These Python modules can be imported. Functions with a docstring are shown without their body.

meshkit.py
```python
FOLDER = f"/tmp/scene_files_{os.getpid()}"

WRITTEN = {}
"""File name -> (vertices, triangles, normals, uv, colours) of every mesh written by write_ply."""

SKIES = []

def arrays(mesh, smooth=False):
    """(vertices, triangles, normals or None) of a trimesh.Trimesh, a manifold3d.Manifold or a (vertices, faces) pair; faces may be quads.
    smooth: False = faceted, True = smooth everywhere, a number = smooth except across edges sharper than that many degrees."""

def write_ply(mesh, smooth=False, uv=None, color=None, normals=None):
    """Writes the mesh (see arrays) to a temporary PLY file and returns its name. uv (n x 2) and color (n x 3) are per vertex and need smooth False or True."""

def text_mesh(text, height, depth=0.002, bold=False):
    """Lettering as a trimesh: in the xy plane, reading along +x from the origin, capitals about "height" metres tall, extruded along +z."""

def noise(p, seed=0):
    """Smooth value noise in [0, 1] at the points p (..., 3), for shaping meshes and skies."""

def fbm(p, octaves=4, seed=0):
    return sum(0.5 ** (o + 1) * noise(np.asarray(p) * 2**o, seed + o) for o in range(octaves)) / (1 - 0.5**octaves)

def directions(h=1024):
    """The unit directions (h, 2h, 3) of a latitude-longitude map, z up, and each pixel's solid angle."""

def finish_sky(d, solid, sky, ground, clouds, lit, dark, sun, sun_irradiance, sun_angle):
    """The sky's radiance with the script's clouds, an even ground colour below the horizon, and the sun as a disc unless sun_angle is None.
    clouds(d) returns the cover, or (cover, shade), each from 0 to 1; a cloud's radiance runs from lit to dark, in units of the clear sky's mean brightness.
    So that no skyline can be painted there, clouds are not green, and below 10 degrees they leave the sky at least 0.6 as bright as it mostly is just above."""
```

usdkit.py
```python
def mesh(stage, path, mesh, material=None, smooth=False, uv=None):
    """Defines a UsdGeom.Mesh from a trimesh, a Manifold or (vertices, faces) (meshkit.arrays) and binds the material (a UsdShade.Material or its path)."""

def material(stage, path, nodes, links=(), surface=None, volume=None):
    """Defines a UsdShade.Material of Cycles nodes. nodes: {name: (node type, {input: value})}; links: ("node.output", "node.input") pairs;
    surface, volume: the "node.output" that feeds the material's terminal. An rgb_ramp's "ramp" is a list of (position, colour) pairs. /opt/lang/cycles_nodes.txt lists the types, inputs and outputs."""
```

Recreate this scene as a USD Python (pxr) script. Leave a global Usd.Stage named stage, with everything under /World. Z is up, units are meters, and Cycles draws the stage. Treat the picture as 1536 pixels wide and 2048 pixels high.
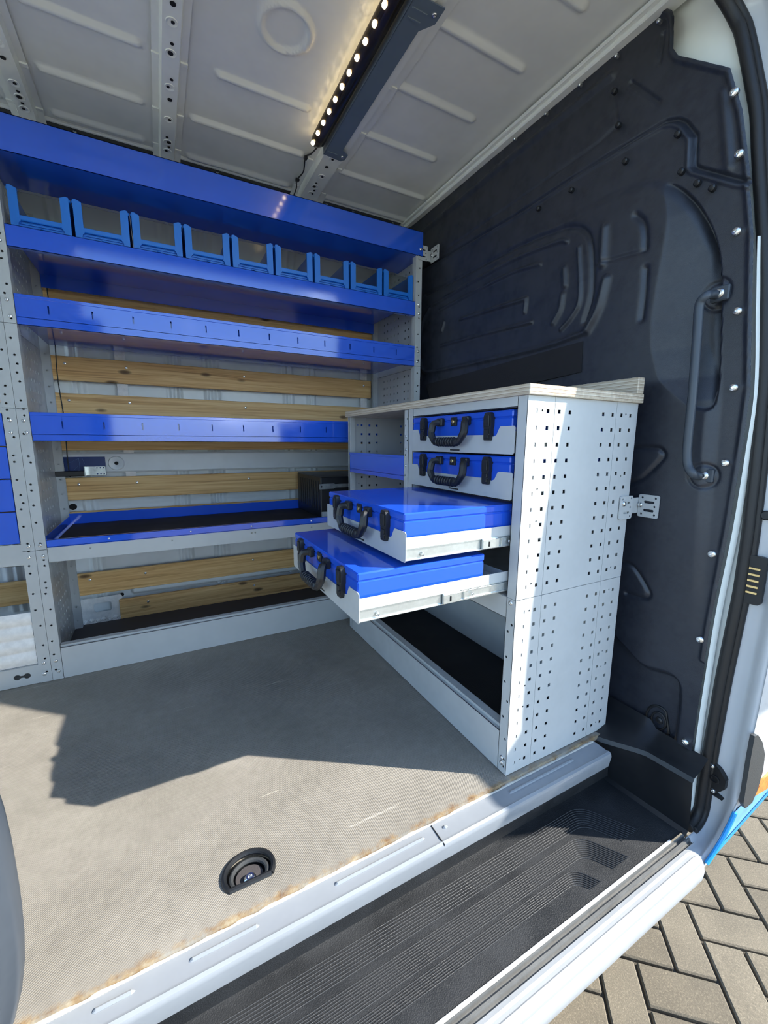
import math, random
import numpy as np
import trimesh
from shapely.geometry import Polygon, Point, LineString, box as sbox
from shapely.ops import unary_union
from shapely import affinity
from pxr import Usd, UsdGeom, UsdLux, UsdShade, Gf, Sdf, Vt
import usdkit
from meshkit import noise, fbm

random.seed(7)
rng = np.random.default_rng(7)
stage = Usd.Stage.CreateInMemory()
UsdGeom.SetStageUpAxis(stage, UsdGeom.Tokens.z)
UsdGeom.SetStageMetersPerUnit(stage, 1.0)
UsdGeom.Xform.Define(stage, '/World')
UsdGeom.Scope.Define(stage, '/World/Looks')

# ------------------------------------------------------------------ camera
R = np.array([[0.8815, -0.4722, 0.005], [-0.074, -0.1486, -0.9861], [0.4664, 0.8689, -0.1659]])
_u, _s, _v = np.linalg.svd(R)
R = _u @ _v
EYE = np.array([0.0, 0.0, 0.88])
FPX = 831.3
cam = UsdGeom.Camera.Define(stage, '/World/camera')
cam.CreateHorizontalApertureAttr(36.0)
cam.CreateVerticalApertureAttr(48.0)
cam.CreateFocalLengthAttr(FPX / 1536 * 36.0)
cam.CreateClippingRangeAttr(Gf.Vec2f(0.02, 500))
M = Gf.Matrix4d(*[float(x) for x in np.block([[R[0], 0], [-R[1], 0], [-R[2], 0], [EYE, 1]]).ravel()])
cam.AddTransformOp().Set(M)
cam.CreateExposureAttr(0.78)

# ------------------------------------------------------------------ sun and sky
SUN_TRAVEL = np.array([-0.655, 0.440, -0.614])
SUN_STRENGTH = 1.65
SKY_STRENGTH = 7.6
sun = UsdLux.DistantLight.Define(stage, '/World/sun')
sun.CreateIntensityAttr(SUN_STRENGTH)
sun.CreateColorAttr(Gf.Vec3f(1.0, 0.95, 0.86))
sun.CreateAngleAttr(0.53)
sun.CreateNormalizeAttr(True)
zz = -SUN_TRAVEL / np.linalg.norm(SUN_TRAVEL)
xx = np.cross([0, 0, 1.0], zz); xx /= np.linalg.norm(xx)
yy = np.cross(zz, xx)
sun.AddTransformOp().Set(Gf.Matrix4d(*[float(a) for a in np.block([[xx, 0], [yy, 0], [zz, 0], [np.zeros(3), 1]]).ravel()]))
sky = UsdLux.DomeLight.Define(stage, '/World/sky')
sky.CreateIntensityAttr(1.0)
L = '/World/Looks/'
skym = usdkit.material(stage, L + 'sky_air', {
    'tc': ('texture_coordinate', {}),
    's': ('sky_texture', {'sky_type': 'hosek_wilkie', 'sun_direction': tuple(zz), 'turbidity': 2.6, 'ground_albedo': 0.4}),
    'm': ('mapping', {'scale': (1.3, 1.3, 3.2)}),
    'n': ('noise_texture', {'scale': 2.2, 'detail': 7.0, 'roughness': 0.55}),
    'r': ('rgb_ramp', {'ramp': [(0.0, (0, 0, 0)), (0.60, (0, 0, 0)), (0.95, (1, 1, 1)), (1.0, (1, 1, 1))]}),
    'x': ('mix', {'color2': (1.5, 1.65, 1.9)}),
    'b': ('background_shader', {'strength': SKY_STRENGTH})},
    [('tc.generated', 'm.vector'), ('m.vector', 'n.vector'), ('n.fac', 'r.fac'), ('r.color', 'x.fac'),
     ('s.color', 'x.color1'), ('x.color', 'b.color')], surface='b.background')
UsdShade.MaterialBindingAPI.Apply(sky.GetPrim()).Bind(skym)


# ------------------------------------------------------------------ measuring: photo ray -> point on a real plane
def ray(p):
    return R.T @ np.array([(p[0] - 768) / FPX, (p[1] - 1024) / FPX, 1.0])


def on(p, axis, val):
    d = ray(p)
    return EYE + d * ((val - EYE[axis]) / d[axis])


# ------------------------------------------------------------------ materials
def lin(r, g, b):
    f = lambda c: (c / 255 / 12.92) if c / 255 <= 0.04045 else ((c / 255 + 0.055) / 1.055) ** 2.4
    return (f(r), f(g), f(b))


def pm(name, col, rough=0.4, metal=0.0, var=0.06, scale=6.0, bump=0.0, bscale=200.0, coat=0.0, spec=0.5, rvar=0.08):
    """plain principled with slight tone and gloss mottling"""
    c = np.array(col)
    nodes = {'g': ('texture_coordinate', {}),
             'n': ('noise_texture', {'scale': scale, 'detail': 5.0, 'roughness': 0.6}),
             'r': ('rgb_ramp', {'ramp': [(0.25, tuple(c * (1 - var))), (0.75, tuple(np.minimum(c * (1 + var), 1)))]}),
             'q': ('map_range', {'from_min': 0.3, 'from_max': 0.7, 'to_min': max(rough - rvar, 0.02), 'to_max': min(rough + rvar, 1)}),
             'p': ('principled_bsdf', {'metallic': metal, 'coat_weight': coat, 'coat_roughness': 0.08, 'specular_ior_level': spec})}
    links = [('g.object', 'n.vector'), ('n.fac', 'r.fac'), ('r.color', 'p.base_color'), ('n.fac', 'q.value'), ('q.result', 'p.roughness')]
    if bump:
        nodes['bn'] = ('noise_texture', {'scale': bscale, 'detail': 3.0})
        nodes['bu'] = ('bump', {'strength': bump, 'distance': 0.002})
        links += [('g.object', 'bn.vector'), ('bn.fac', 'bu.height'), ('bu.normal', 'p.normal')]
    return usdkit.material(stage, L + name, nodes, links, surface='p.BSDF')


GREY = pm('grey_paint', (0.47, 0.485, 0.485), 0.30, var=0.03, spec=0.5)
BLUE = pm('blue_paint', (0.020, 0.105, 0.66), 0.10, var=0.04, spec=0.8, rvar=0.03, coat=0.5)
CASEBLUE = pm('case_blue', (0.016, 0.085, 0.56), 0.10, var=0.03, spec=0.55, rvar=0.03)
BINBLUE = pm('bin_blue', (0.010, 0.16, 0.60), 0.42, var=0.05)
SILLP = pm('sill_paint', (0.33, 0.345, 0.36), 0.28, var=0.06, scale=9, coat=0.3)
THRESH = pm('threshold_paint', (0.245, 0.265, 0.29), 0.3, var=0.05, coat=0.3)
WHITE = pm('van_white', (0.56, 0.575, 0.59), 0.28, var=0.03, coat=0.3)
ROOFGREY = pm('roof_white', (0.88, 0.90, 0.84), 0.30, var=0.02)
WALLGREY = pm('wall_metal', (0.74, 0.78, 0.80), 0.35, var=0.06)
DARKP = pm('dark_plastic', (0.021, 0.024, 0.034), 0.34, var=0.12, scale=14, bump=0.25, bscale=900, spec=0.6)
BLACKP = pm('black_plastic', (0.010, 0.011, 0.013), 0.38, var=0.1, bump=0.15, bscale=700)
STEPB = pm('step_plastic', (0.017, 0.0185, 0.021), 0.58, var=0.35, scale=9, bump=0.5, bscale=420, rvar=0.14)
RUBBER = pm('rubber', (0.018, 0.017, 0.017), 0.5, var=0.2, bump=0.2, bscale=300)
MATB = pm('black_mat', (0.010, 0.009, 0.012), 0.75, var=0.2, bump=0.5, bscale=500)
BROWNB = pm('dark_board', (0.060, 0.054, 0.056), 0.7, var=0.3, bump=0.3, bscale=300)
ZINC = pm('zinc', (0.62, 0.66, 0.66), 0.28, metal=0.85, var=0.04, scale=14, rvar=0.05)
STEEL = pm('bright_steel', (0.75, 0.75, 0.74), 0.22, metal=1.0, var=0.1)
BRASS = pm('brass', (0.85, 0.68, 0.34), 0.2, metal=1.0)
SLATE = pm('slate_steel', (0.12, 0.155, 0.195), 0.38, var=0.05)
HOLE = pm('hole_black', (0.004, 0.004, 0.005), 0.8)
STICKER = pm('sticker_blue', (0.004, 0.03, 0.16), 0.35)
PALE = pm('pale_print', (0.10, 0.20, 0.42), 0.4)
TAPE = pm('tape_blue', (0.02, 0.30, 0.72), 0.4, var=0.12)
TAPELIGHT = pm('tape_light', (0.16, 0.40, 0.74), 0.4, var=0.2, scale=20)
ORANGE = pm('amber', (0.75, 0.22, 0.04), 0.3, var=0.3, scale=60)
CAULK = pm('caulk', (0.46, 0.44, 0.40), 0.6, var=0.12, scale=40, bump=0.6, bscale=160)
LAMPB = pm('lamp_body', (0.10, 0.075, 0.05), 0.16, metal=0.8, var=0.2)
ROD = pm('handle_grey', (0.045, 0.055, 0.07), 0.36, var=0.1)
STRAP = pm('strap_white', (0.80, 0.78, 0.75), 0.5, var=0.12, scale=50)
OUTMOLD = pm('molding_grey', (0.035, 0.038, 0.04), 0.55, var=0.1, bump=0.3, bscale=400)
CHANNEL = pm('channel_grey', (0.13, 0.13, 0.125), 0.35, var=0.25, scale=12, bump=0.2, bscale=120)
JOINT = pm('joint_sand', (0.075, 0.065, 0.05), 0.95, var=0.3, scale=40)
LED = usdkit.material(stage, L + 'led', {'e': ('emission', {'color': (1.0, 0.76, 0.42), 'strength': 9.0})}, [], surface='e.emission')

# clear plastic windows of the bins
CLEAR = usdkit.material(stage, L + 'clear_plastic', {
    'f': ('fresnel', {'IOR': 1.5}), 't': ('transparent_bsdf', {'color': (0.80, 0.82, 0.80)}),
    'g': ('glossy_bsdf', {'color': (0.9, 0.9, 0.9), 'roughness': 0.12}), 'm': ('mix_closure', {})},
    [('f.fac', 'm.fac'), ('t.BSDF', 'm.closure1'), ('g.BSDF', 'm.closure2')], surface='m.closure')


def wood(name, dark, mid, light, sx=1.3, sy=26.0, sz=46.0):
    return usdkit.material(stage, L + name, {
        'g': ('texture_coordinate', {}), 'oi': ('object_info', {}),
        'sh': ('combine_xyz', {}), 'mu': ('math', {'math_type': 'multiply', 'value2': 37.0}),
        'ad': ('vector_math', {'math_type': 'add'}),
        'm': ('mapping', {'scale': (sx, sy, sz)}),
        'n': ('noise_texture', {'scale': 1.6, 'detail': 7.0, 'roughness': 0.62, 'distortion': 0.9}),
        'r': ('rgb_ramp', {'ramp': [(0.22, dark), (0.42, mid), (0.62, light), (0.80, mid)]}),
        'mk': ('mapping', {'scale': (5.0, 9.0, 13.0)}),
        'k': ('voronoi_texture', {'scale': 1.0}),
        'kr': ('rgb_ramp', {'ramp': [(0.0, (1, 1, 1)), (0.09, (0.8, 0.8, 0.8)), (0.16, (0, 0, 0)), (1, (0, 0, 0))]}),
        'x': ('mix', {'color2': tuple(np.array(dark) * 0.28)}),
        'p': ('principled_bsdf', {'roughness': 0.62}),
        'b': ('bump', {'strength': 0.25, 'distance': 0.002})},
        [('oi.random', 'mu.value1'), ('mu.value', 'sh.x'), ('mu.value', 'sh.y'), ('g.object', 'ad.vector1'), ('sh.vector', 'ad.vector2'),
         ('ad.vector', 'm.vector'), ('m.vector', 'n.vector'), ('n.fac', 'r.fac'), ('ad.vector', 'mk.vector'), ('mk.vector', 'k.vector'), ('k.distance', 'kr.fac'),
         ('kr.color', 'x.fac'), ('r.color', 'x.color1'), ('x.color', 'p.base_color'), ('n.fac', 'b.height'), ('b.normal', 'p.normal')], surface='p.BSDF')


PINE = wood('pine', lin(158, 108, 62), lin(222, 172, 108), lin(242, 202, 138))

# plywood: pale face, layered edge (layers follow the height)
PLY = usdkit.material(stage, L + 'plywood', {
    'g': ('geometry', {}), 's': ('separate_xyz', {}),
    'd': ('math', {'math_type': 'multiply', 'value2': 1 / 0.0085}), 'f': ('math', {'math_type': 'fraction'}),
    'r': ('rgb_ramp', {'ramp': [(0.0, (0.28, 0.21, 0.14)), (0.12, (0.30, 0.22, 0.15)), (0.16, (0.62, 0.56, 0.46)), (0.5, (0.66, 0.60, 0.50)), (0.55, (0.50, 0.42, 0.32)), (1, (0.55, 0.47, 0.36))]}),
    'm': ('mapping', {'scale': (30, 3, 30)}), 'n': ('noise_texture', {'scale': 3.0, 'detail': 6.0}),
    'nr': ('rgb_ramp', {'ramp': [(0.3, (0.78, 0.75, 0.72)), (0.7, (1.1, 1.08, 1.05))]}),
    'x': ('mix', {'mix_type': 'multiply', 'fac': 1.0}),
    'p': ('principled_bsdf', {'roughness': 0.45})},
    [('g.position', 's.vector'), ('s.z', 'd.value1'), ('d.value', 'f.value1'), ('f.value', 'r.fac'), ('g.position', 'm.vector'), ('m.vector', 'n.vector'),
     ('n.fac', 'nr.fac'), ('r.color', 'x.color1'), ('nr.color', 'x.color2'), ('x.color', 'p.base_color')], surface='p.BSDF')

# coated plywood floor: fine mesh imprint, scuffs, worn brown edge next to the sill
FLOORM = usdkit.material(stage, L + 'floor_coating', {
    'g': ('geometry', {}), 's': ('separate_xyz', {}),
    'sx': ('math', {'math_type': 'multiply', 'value2': 2 * math.pi / 0.0062}), 'sy': ('math', {'math_type': 'multiply', 'value2': 2 * math.pi / 0.0050}),
    'cx': ('math', {'math_type': 'sine'}), 'cy': ('math', {'math_type': 'sine'}), 'mm': ('math', {'math_type': 'multiply'}), 'iw': ('math', {'math_type': 'subtract', 'value1': 1.0}), 'm2': ('math', {'math_type': 'multiply'}),
    'n1': ('noise_texture', {'scale': 2.6, 'detail': 8.0, 'roughness': 0.6}),
    'r1': ('rgb_ramp', {'ramp': [(0.28, (0.205, 0.187, 0.158)), (0.5, (0.260, 0.238, 0.203)), (0.72, (0.315, 0.290, 0.250))]}),
    'n2': ('noise_texture', {'scale': 38.0, 'detail': 6.0, 'roughness': 0.7}),
    'r2': ('rgb_ramp', {'ramp': [(0.3, (0.86, 0.86, 0.86)), (0.7, (1.08, 1.08, 1.08))]}),
    'x1': ('mix', {'mix_type': 'multiply', 'fac': 1.0}),
    'ms': ('mapping', {'rotation': (0, 0, 0.42), 'scale': (1.2, 26.0, 1.0)}), 'n3': ('noise_texture', {'scale': 2.3, 'detail': 3.0, 'distortion': 0.4}),
    'r3': ('rgb_ramp', {'ramp': [(0.0, (0, 0, 0)), (0.715, (0, 0, 0)), (0.735, (0.45, 0.45, 0.45)), (1, (0.45, 0.45, 0.45))]}),
    'x2': ('mix', {'color2': (0.55, 0.50, 0.42)}),
    'gm': ('map_range', {'from_min': -1.0, 'from_max': 1.0, 'to_min': 0.90, 'to_max': 1.06}), 'gc': ('combine_color', {}), 'xg': ('mix', {'mix_type': 'multiply', 'fac': 1.0}),
    'we': ('map_range', {'from_min': 0.688, 'from_max': 0.736, 'to_min': 1.0, 'to_max': 0.0, 'clamp': True}),
    'n4': ('noise_texture', {'scale': 17.0, 'detail': 7.0, 'roughness': 0.7}), 'ww': ('math', {'math_type': 'multiply'}),
    'wr': ('rgb_ramp', {'ramp': [(0.0, (0, 0, 0)), (0.33, (0, 0, 0)), (0.47, (0.9, 0.9, 0.9)), (1, (1, 1, 1))]}),
    'wc': ('rgb_ramp', {'ramp': [(0.35, (0.16, 0.085, 0.04)), (0.5, (0.27, 0.18, 0.09)), (0.65, (0.36, 0.29, 0.19))]}),
    'x3': ('mix', {}),
    'p': ('principled_bsdf', {'roughness': 0.46, 'specular_ior_level': 0.35}), 'b': ('bump', {'strength': 0.5, 'distance': 0.0010})},
    [('g.position', 's.vector'), ('s.x', 'sx.value1'), ('s.y', 'sy.value1'), ('sx.value', 'cx.value1'), ('sy.value', 'cy.value1'), ('cx.value', 'mm.value1'), ('cy.value', 'mm.value2'),
     ('g.position', 'n1.vector'), ('n1.fac', 'r1.fac'), ('g.position', 'n2.vector'), ('n2.fac', 'r2.fac'), ('r1.color', 'x1.color1'), ('r2.color', 'x1.color2'),
     ('g.position', 'ms.vector'), ('ms.vector', 'n3.vector'), ('n3.fac', 'r3.fac'), ('r3.color', 'x2.fac'), ('x1.color', 'x2.color1'),
     ('we.result', 'iw.value2'), ('mm.value', 'm2.value1'), ('iw.value', 'm2.value2'), ('m2.value', 'gm.value'), ('gm.result', 'gc.r'), ('gm.result', 'gc.g'), ('gm.result', 'gc.b'), ('x2.color', 'xg.color1'), ('gc.color', 'xg.color2'),
     ('s.y', 'we.value'), ('g.position', 'n4.vector'), ('we.result', 'ww.value1'), ('n4.fac', 'ww.value2'), ('ww.value', 'wr.fac'), ('n2.fac', 'wc.fac'),
     ('wr.color', 'x3.fac'), ('xg.color', 'x3.color1'), ('wc.color', 'x3.color2'), ('x3.color', 'p.base_color'), ('m2.value', 'b.height'), ('b.normal', 'p.normal')], surface='p.BSDF')


def stone(name, c):
    c = np.array(c) * 1.03
    return usdkit.material(stage, L + name, {
        'g': ('texture_coordinate', {}), 'n': ('noise_texture', {'scale': 260.0, 'detail': 4.0, 'roughness': 0.8}),
        'r': ('rgb_ramp', {'ramp': [(0.2, tuple(c * 0.45)), (0.40, tuple(c * 0.85)), (0.56, tuple(c * 1.08)), (0.74, tuple(np.minimum(c * 2.2, 0.95)))]}),
        'n2': ('noise_texture', {'scale': 9.0, 'detail': 3.0}), 'r2': ('rgb_ramp', {'ramp': [(0.3, (0.82, 0.82, 0.82)), (0.7, (1.1, 1.1, 1.1))]}),
        'x': ('mix', {'mix_type': 'multiply', 'fac': 1.0}), 'p': ('principled_bsdf', {'roughness': 0.85}), 'b': ('bump', {'strength': 0.6, 'distance': 0.002})},
        [('g.object', 'n.vector'), ('n.fac', 'r.fac'), ('g.object', 'n2.vector'), ('n2.fac', 'r2.fac'), ('r.color', 'x.color1'), ('r2.color', 'x.color2'),
         ('x.color', 'p.base_color'), ('n.fac', 'b.height'), ('b.normal', 'p.normal')], surface='p.BSDF')


STONES = [stone('paver_a', (0.148, 0.122, 0.084)), stone('paver_b', (0.134, 0.110, 0.075)), stone('paver_c', (0.162, 0.135, 0.094))]

# ------------------------------------------------------------------ shape helpers
_c = np.array([[sx, sy, sz] for sx in (-1, 1) for sy in (-1, 1) for sz in (-1, 1)], float)
_pts = np.vstack([np.array([c * [1, .8, .8], c * [.8, 1, .8], c * [.8, .8, 1]]) for c in _c])
_hull = trimesh.convex.convex_hull(trimesh.Trimesh(_pts, process=False))
_order = [int(np.argmin(np.linalg.norm(_pts - v, axis=1))) for v in _hull.vertices]
_BF = np.array(_order)[_hull.faces]
V = lambda *a: np.array(a, float)


class MB:
    def __init__(self):
        self.v, self.f, self.n = [], [], 0

    def add(self, v, f):
        v, f = np.asarray(v, float), np.asarray(f, int)
        if f.shape[1] == 4:
            f = np.vstack([f[:, [0, 1, 2]], f[:, [0, 2, 3]]])
        self.v.append(v); self.f.append(f + self.n); self.n += len(v)
        return self

    def tm(self, m):
        return self.add(m.vertices, m.faces)

    def box(self, x0, x1, y0, y1, z0, z1, b=0.001):
        lo, hi = V(min(x0, x1), min(y0, y1), min(z0, z1)), V(max(x0, x1), max(y0, y1), max(z0, z1))
        c, h = (lo + hi) / 2, (hi - lo) / 2
        b = min(b, 0.45 * h.min())
        vs = []
        for s in _c:
            for k in range(3):
                q = h - b
                q[k] = h[k]
                vs.append(c + s * q)
        return self.add(vs, _BF)

    def ext(self, poly, o, u, v, t):
        """polygon in the plane o + a u + b v, extruded by t along u x v"""
        o, u, v = V(*o), V(*u), V(*v)
        n = np.cross(u, v)
        for g in getattr(poly, 'geoms', [poly]):
            if g.is_empty or g.area < 1e-9:
                continue
            m = trimesh.creation.extrude_polygon(g, abs(t), engine='earcut')
            p = np.array(m.vertices)
            if t < 0:
                p[:, 2] -= abs(t)
            self.add(o + p[:, :1] * u + p[:, 1:2] * v + p[:, 2:] * n, m.faces)
        return self

    def tube(self, pts, r, sides=10, caps=True):
        p = np.asarray(pts, float)
        t = np.gradient(p, axis=0)
        t /= np.linalg.norm(t, axis=1, keepdims=True) + 1e-12
        a = np.cross(t[0], [0, 0, 1.0]) if abs(t[0][2]) < 0.9 else np.cross(t[0], [1.0, 0, 0])
        rings = []
        ang = np.arange(sides) * 2 * np.pi / sides
        rr = np.broadcast_to(r, (len(p),))
        for k in range(len(p)):
            a = a - (a @ t[k]) * t[k]; a /= np.linalg.norm(a)
            b = np.cross(t[k], a)
            rings.append(p[k] + rr[k] * (np.cos(ang)[:, None] * a + np.sin(ang)[:, None] * b))
        return self.loft(rings, closed=True, caps=caps)

    def loft(self, rings, closed=False, caps=False):
        n, m = len(rings), len(rings[0])
        v = np.vstack(rings)
        f = []
        for i in range(n - 1):
            for j in range(m if closed else m - 1):
                k = (j + 1) % m
                f.append([i * m + j, i * m + k, (i + 1) * m + k, (i + 1) * m + j])
        f = np.array(f)
        f = np.vstack([f[:, [0, 1, 2]], f[:, [0, 2, 3]]])
        if caps and closed:
            v = np.vstack([v, np.mean(rings[0], axis=0), np.mean(rings[-1], axis=0)])
            c0, c1 = n * m, n * m + 1
            f = np.vstack([f, [[c0, (j + 1) % m, j] for j in range(m)], [[c1, (n - 1) * m + j, (n - 1) * m + (j + 1) % m] for j in range(m)]])
        return self.add(v, f)

    def lathe(self, prof, o, axis, sides=14):
        """profile of (radius, height) pairs around axis through o"""
        axis = V(*axis) / np.linalg.norm(axis)
        a = np.cross(axis, [0, 0, 1.0]) if abs(axis[2]) < 0.9 else np.cross(axis, [1.0, 0, 0])
        a /= np.linalg.norm(a); b = np.cross(axis, a)
        ang = np.arange(sides) * 2 * np.pi / sides
        return self.loft([V(*o) + axis * h + max(r, 1e-5) * (np.cos(ang)[:, None] * a + np.sin(ang)[:, None] * b) for r, h in prof], closed=True, caps=True)

    def grid(self, P):
        n, m = P.shape[:2]
        i, j = np.meshgrid(np.arange(n - 1), np.arange(m - 1), indexing='ij')
        q = np.stack([i * m + j, (i + 1) * m + j, (i + 1) * m + j + 1, i * m + j + 1], -1).reshape(-1, 4)
        return self.add(P.reshape(-1, 3), q)

    def mesh(self):
        return np.vstack(self.v), np.vstack(self.f)


USED = {}


def numbered(path):
    k = USED.get(path, -1) + 1
    USED[path] = k
    return path if k == 0 else f'{path}_{k:03d}'


def tag(prim, label=None, cat=None, group=None, kind=None):
    for k, v in (('label', label), ('category', cat), ('group', group), ('kind', kind)):
        if v:
            prim.SetCustomDataByKey(k, v)
    return prim


BASE = {}


def thing(name, label, cat, base, rotz=0, group=None):
    x = UsdGeom.Xform.Define(stage, numbered('/World/' + name))
    x.AddTranslateOp().Set(Gf.Vec3d(*map(float, base)))
    if rotz:
        x.AddRotateZOp().Set(rotz)
    BASE[str(x.GetPath())] = V(*base)
    return tag(x.GetPrim(), label, cat, group)


def part(name, mb, mat, parent=None, smooth=30, label=None, kind=None, world=True):
    """one mesh; with a parent a part of it (given in world coordinates unless world=False)"""
    v, f = mb.mesh() if isinstance(mb, MB) else mb
    path = numbered((str(parent.GetPath()) if parent else '/World') + '/' + name)
    base = BASE.get(str(parent.GetPath()), np.zeros(3)) if parent else np.zeros(3)
    if world:
        v = v - base
    m = usdkit.mesh(stage, path, trimesh.Trimesh(v, f, process=False), mat, smooth=smooth)
    if m.GetNormalsAttr().HasAuthoredValue():
        pass
    BASE[path] = base if world else np.zeros(3)
    p = m.GetPrim()
    return tag(p, label, None, None, kind)


def struct(name, mb, mat, label, smooth=30):
    p = part(name, mb, mat, None, smooth)
    return tag(p, label, None, None, 'structure')


def copy_of(root, base, label, rotz=0):
    was = root.GetCustomData()
    name = root.GetName()
    x = UsdGeom.Xform.Define(stage, numbered('/World/' + name))
    x.GetPrim().GetReferences().AddInternalReference(root.GetPath())
    ops = UsdGeom.Xformable(x).GetOrderedXformOps()
    x.ClearXformOpOrder()
    for o in ops:
        pass
    t = UsdGeom.XformCommonAPI(x)
    x.GetPrim().CreateAttribute('xformOp:translate', Sdf.ValueTypeNames.Double3).Set(Gf.Vec3d(*map(float, base)))
    x.GetXformOpOrderAttr().Set(['xformOp:translate'])
    tag(x.GetPrim(), label, was['category'], was.get('group'))
    x.GetPrim().SetInstanceable(True)
    return x.GetPrim()


def sq(x, y, s):
    return sbox(x - s / 2, y - s / 2, x + s / 2, y + s / 2)


def rr(x0, y0, x1, y1, r=0.004):
    return sbox(x0 + r, y0 + r, x1 - r, y1 - r).buffer(r, quad_segs=3)


def screw(mb, o, axis, r=0.0055, h=0.0035):
    mb.lathe([(r, 0), (r, h * .35), (r * .8, h * .8), (r * .45, h), (r * .4, h * .55), (0, h * .5)], o, axis, 10)


X, Y, Z = V(1, 0, 0), V(0, 1, 0), V(0, 0, 1)


# signed distance tools for pressed sheet metal (numpy)
def dist_poly(P, pts, closed=False):
    pts = np.asarray(pts, float)
    if closed:
        pts = np.vstack([pts, pts[:1]])
    d = np.full(P.shape[:-1], 1e9)
    for a, b in zip(pts[:-1], pts[1:]):
        ab = b - a
        t = np.clip(((P - a) @ ab) / max(ab @ ab, 1e-12), 0, 1)
        d = np.minimum(d, np.linalg.norm(P - a - t[..., None] * ab, axis=-1))
    return d


def inside(P, pts):
    pts = np.asarray(pts, float)
    x, y = P[..., 0], P[..., 1]
    c = np.zeros(x.shape, bool)
    for (x0, y0), (x1, y1) in zip(pts, np.roll(pts, -1, 0)):
        if y0 == y1:
            continue
        c ^= ((y0 > y) != (y1 > y)) & (x < (x1 - x0) * (y - y0) / (y1 - y0) + x0)
    return c


def signed(P, pts):
    d = dist_poly(P, pts, True)
    return np.where(inside(P, pts), d, -d)


def sstep(d, a, b):
    t = np.clip((d - a) / (b - a), 0, 1)
    return t * t * (3 - 2 * t)


def smooth_path(pts, n=8, closed=False):
    """Catmull-Rom through the points"""
    p = np.asarray(pts, float)
    q = np.vstack([p[-1:], p, p[:2]]) if closed else np.vstack([2 * p[:1] - p[1:2], p, 2 * p[-1:] - p[-2:-1]])
    out = []
    for i in range(1, len(q) - 2):
        a, b, c, d = q[i - 1:i + 3]
        t = np.linspace(0, 1, n, endpoint=False)[:, None]
        out.append(0.5 * (2 * b + (c - a) * t + (2 * a - 5 * b + 4 * c - d) * t ** 2 + (3 * b - a - 3 * c + d) * t ** 3))
    return np.vstack(out + ([] if closed else [p[-1:]]))


# ================================================================== THE SETTING
# ---- van floor: coated board with a cut-out for the lashing ring
RING = V(0.100, 0.770)
ring_out = Polygon([(math.cos(a) * .052, math.sin(a) * .045) for a in np.radians(np.arange(-35, 216, 10))])
ring_out = affinity.translate(ring_out.buffer(.004, quad_segs=4), RING[0], RING[1])
fl = sbox(-2.2, 0.694, 1.262, 2.40).difference(sbox(1.150, .60, 1.30, .80)).difference(ring_out.buffer(-.003))
m = MB().ext(fl, (0, 0, -0.014), X, Y, 0.014)
floor = struct('floor', m, FLOORM, 'worn grey coated plywood load floor of the van', smooth=False)

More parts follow.
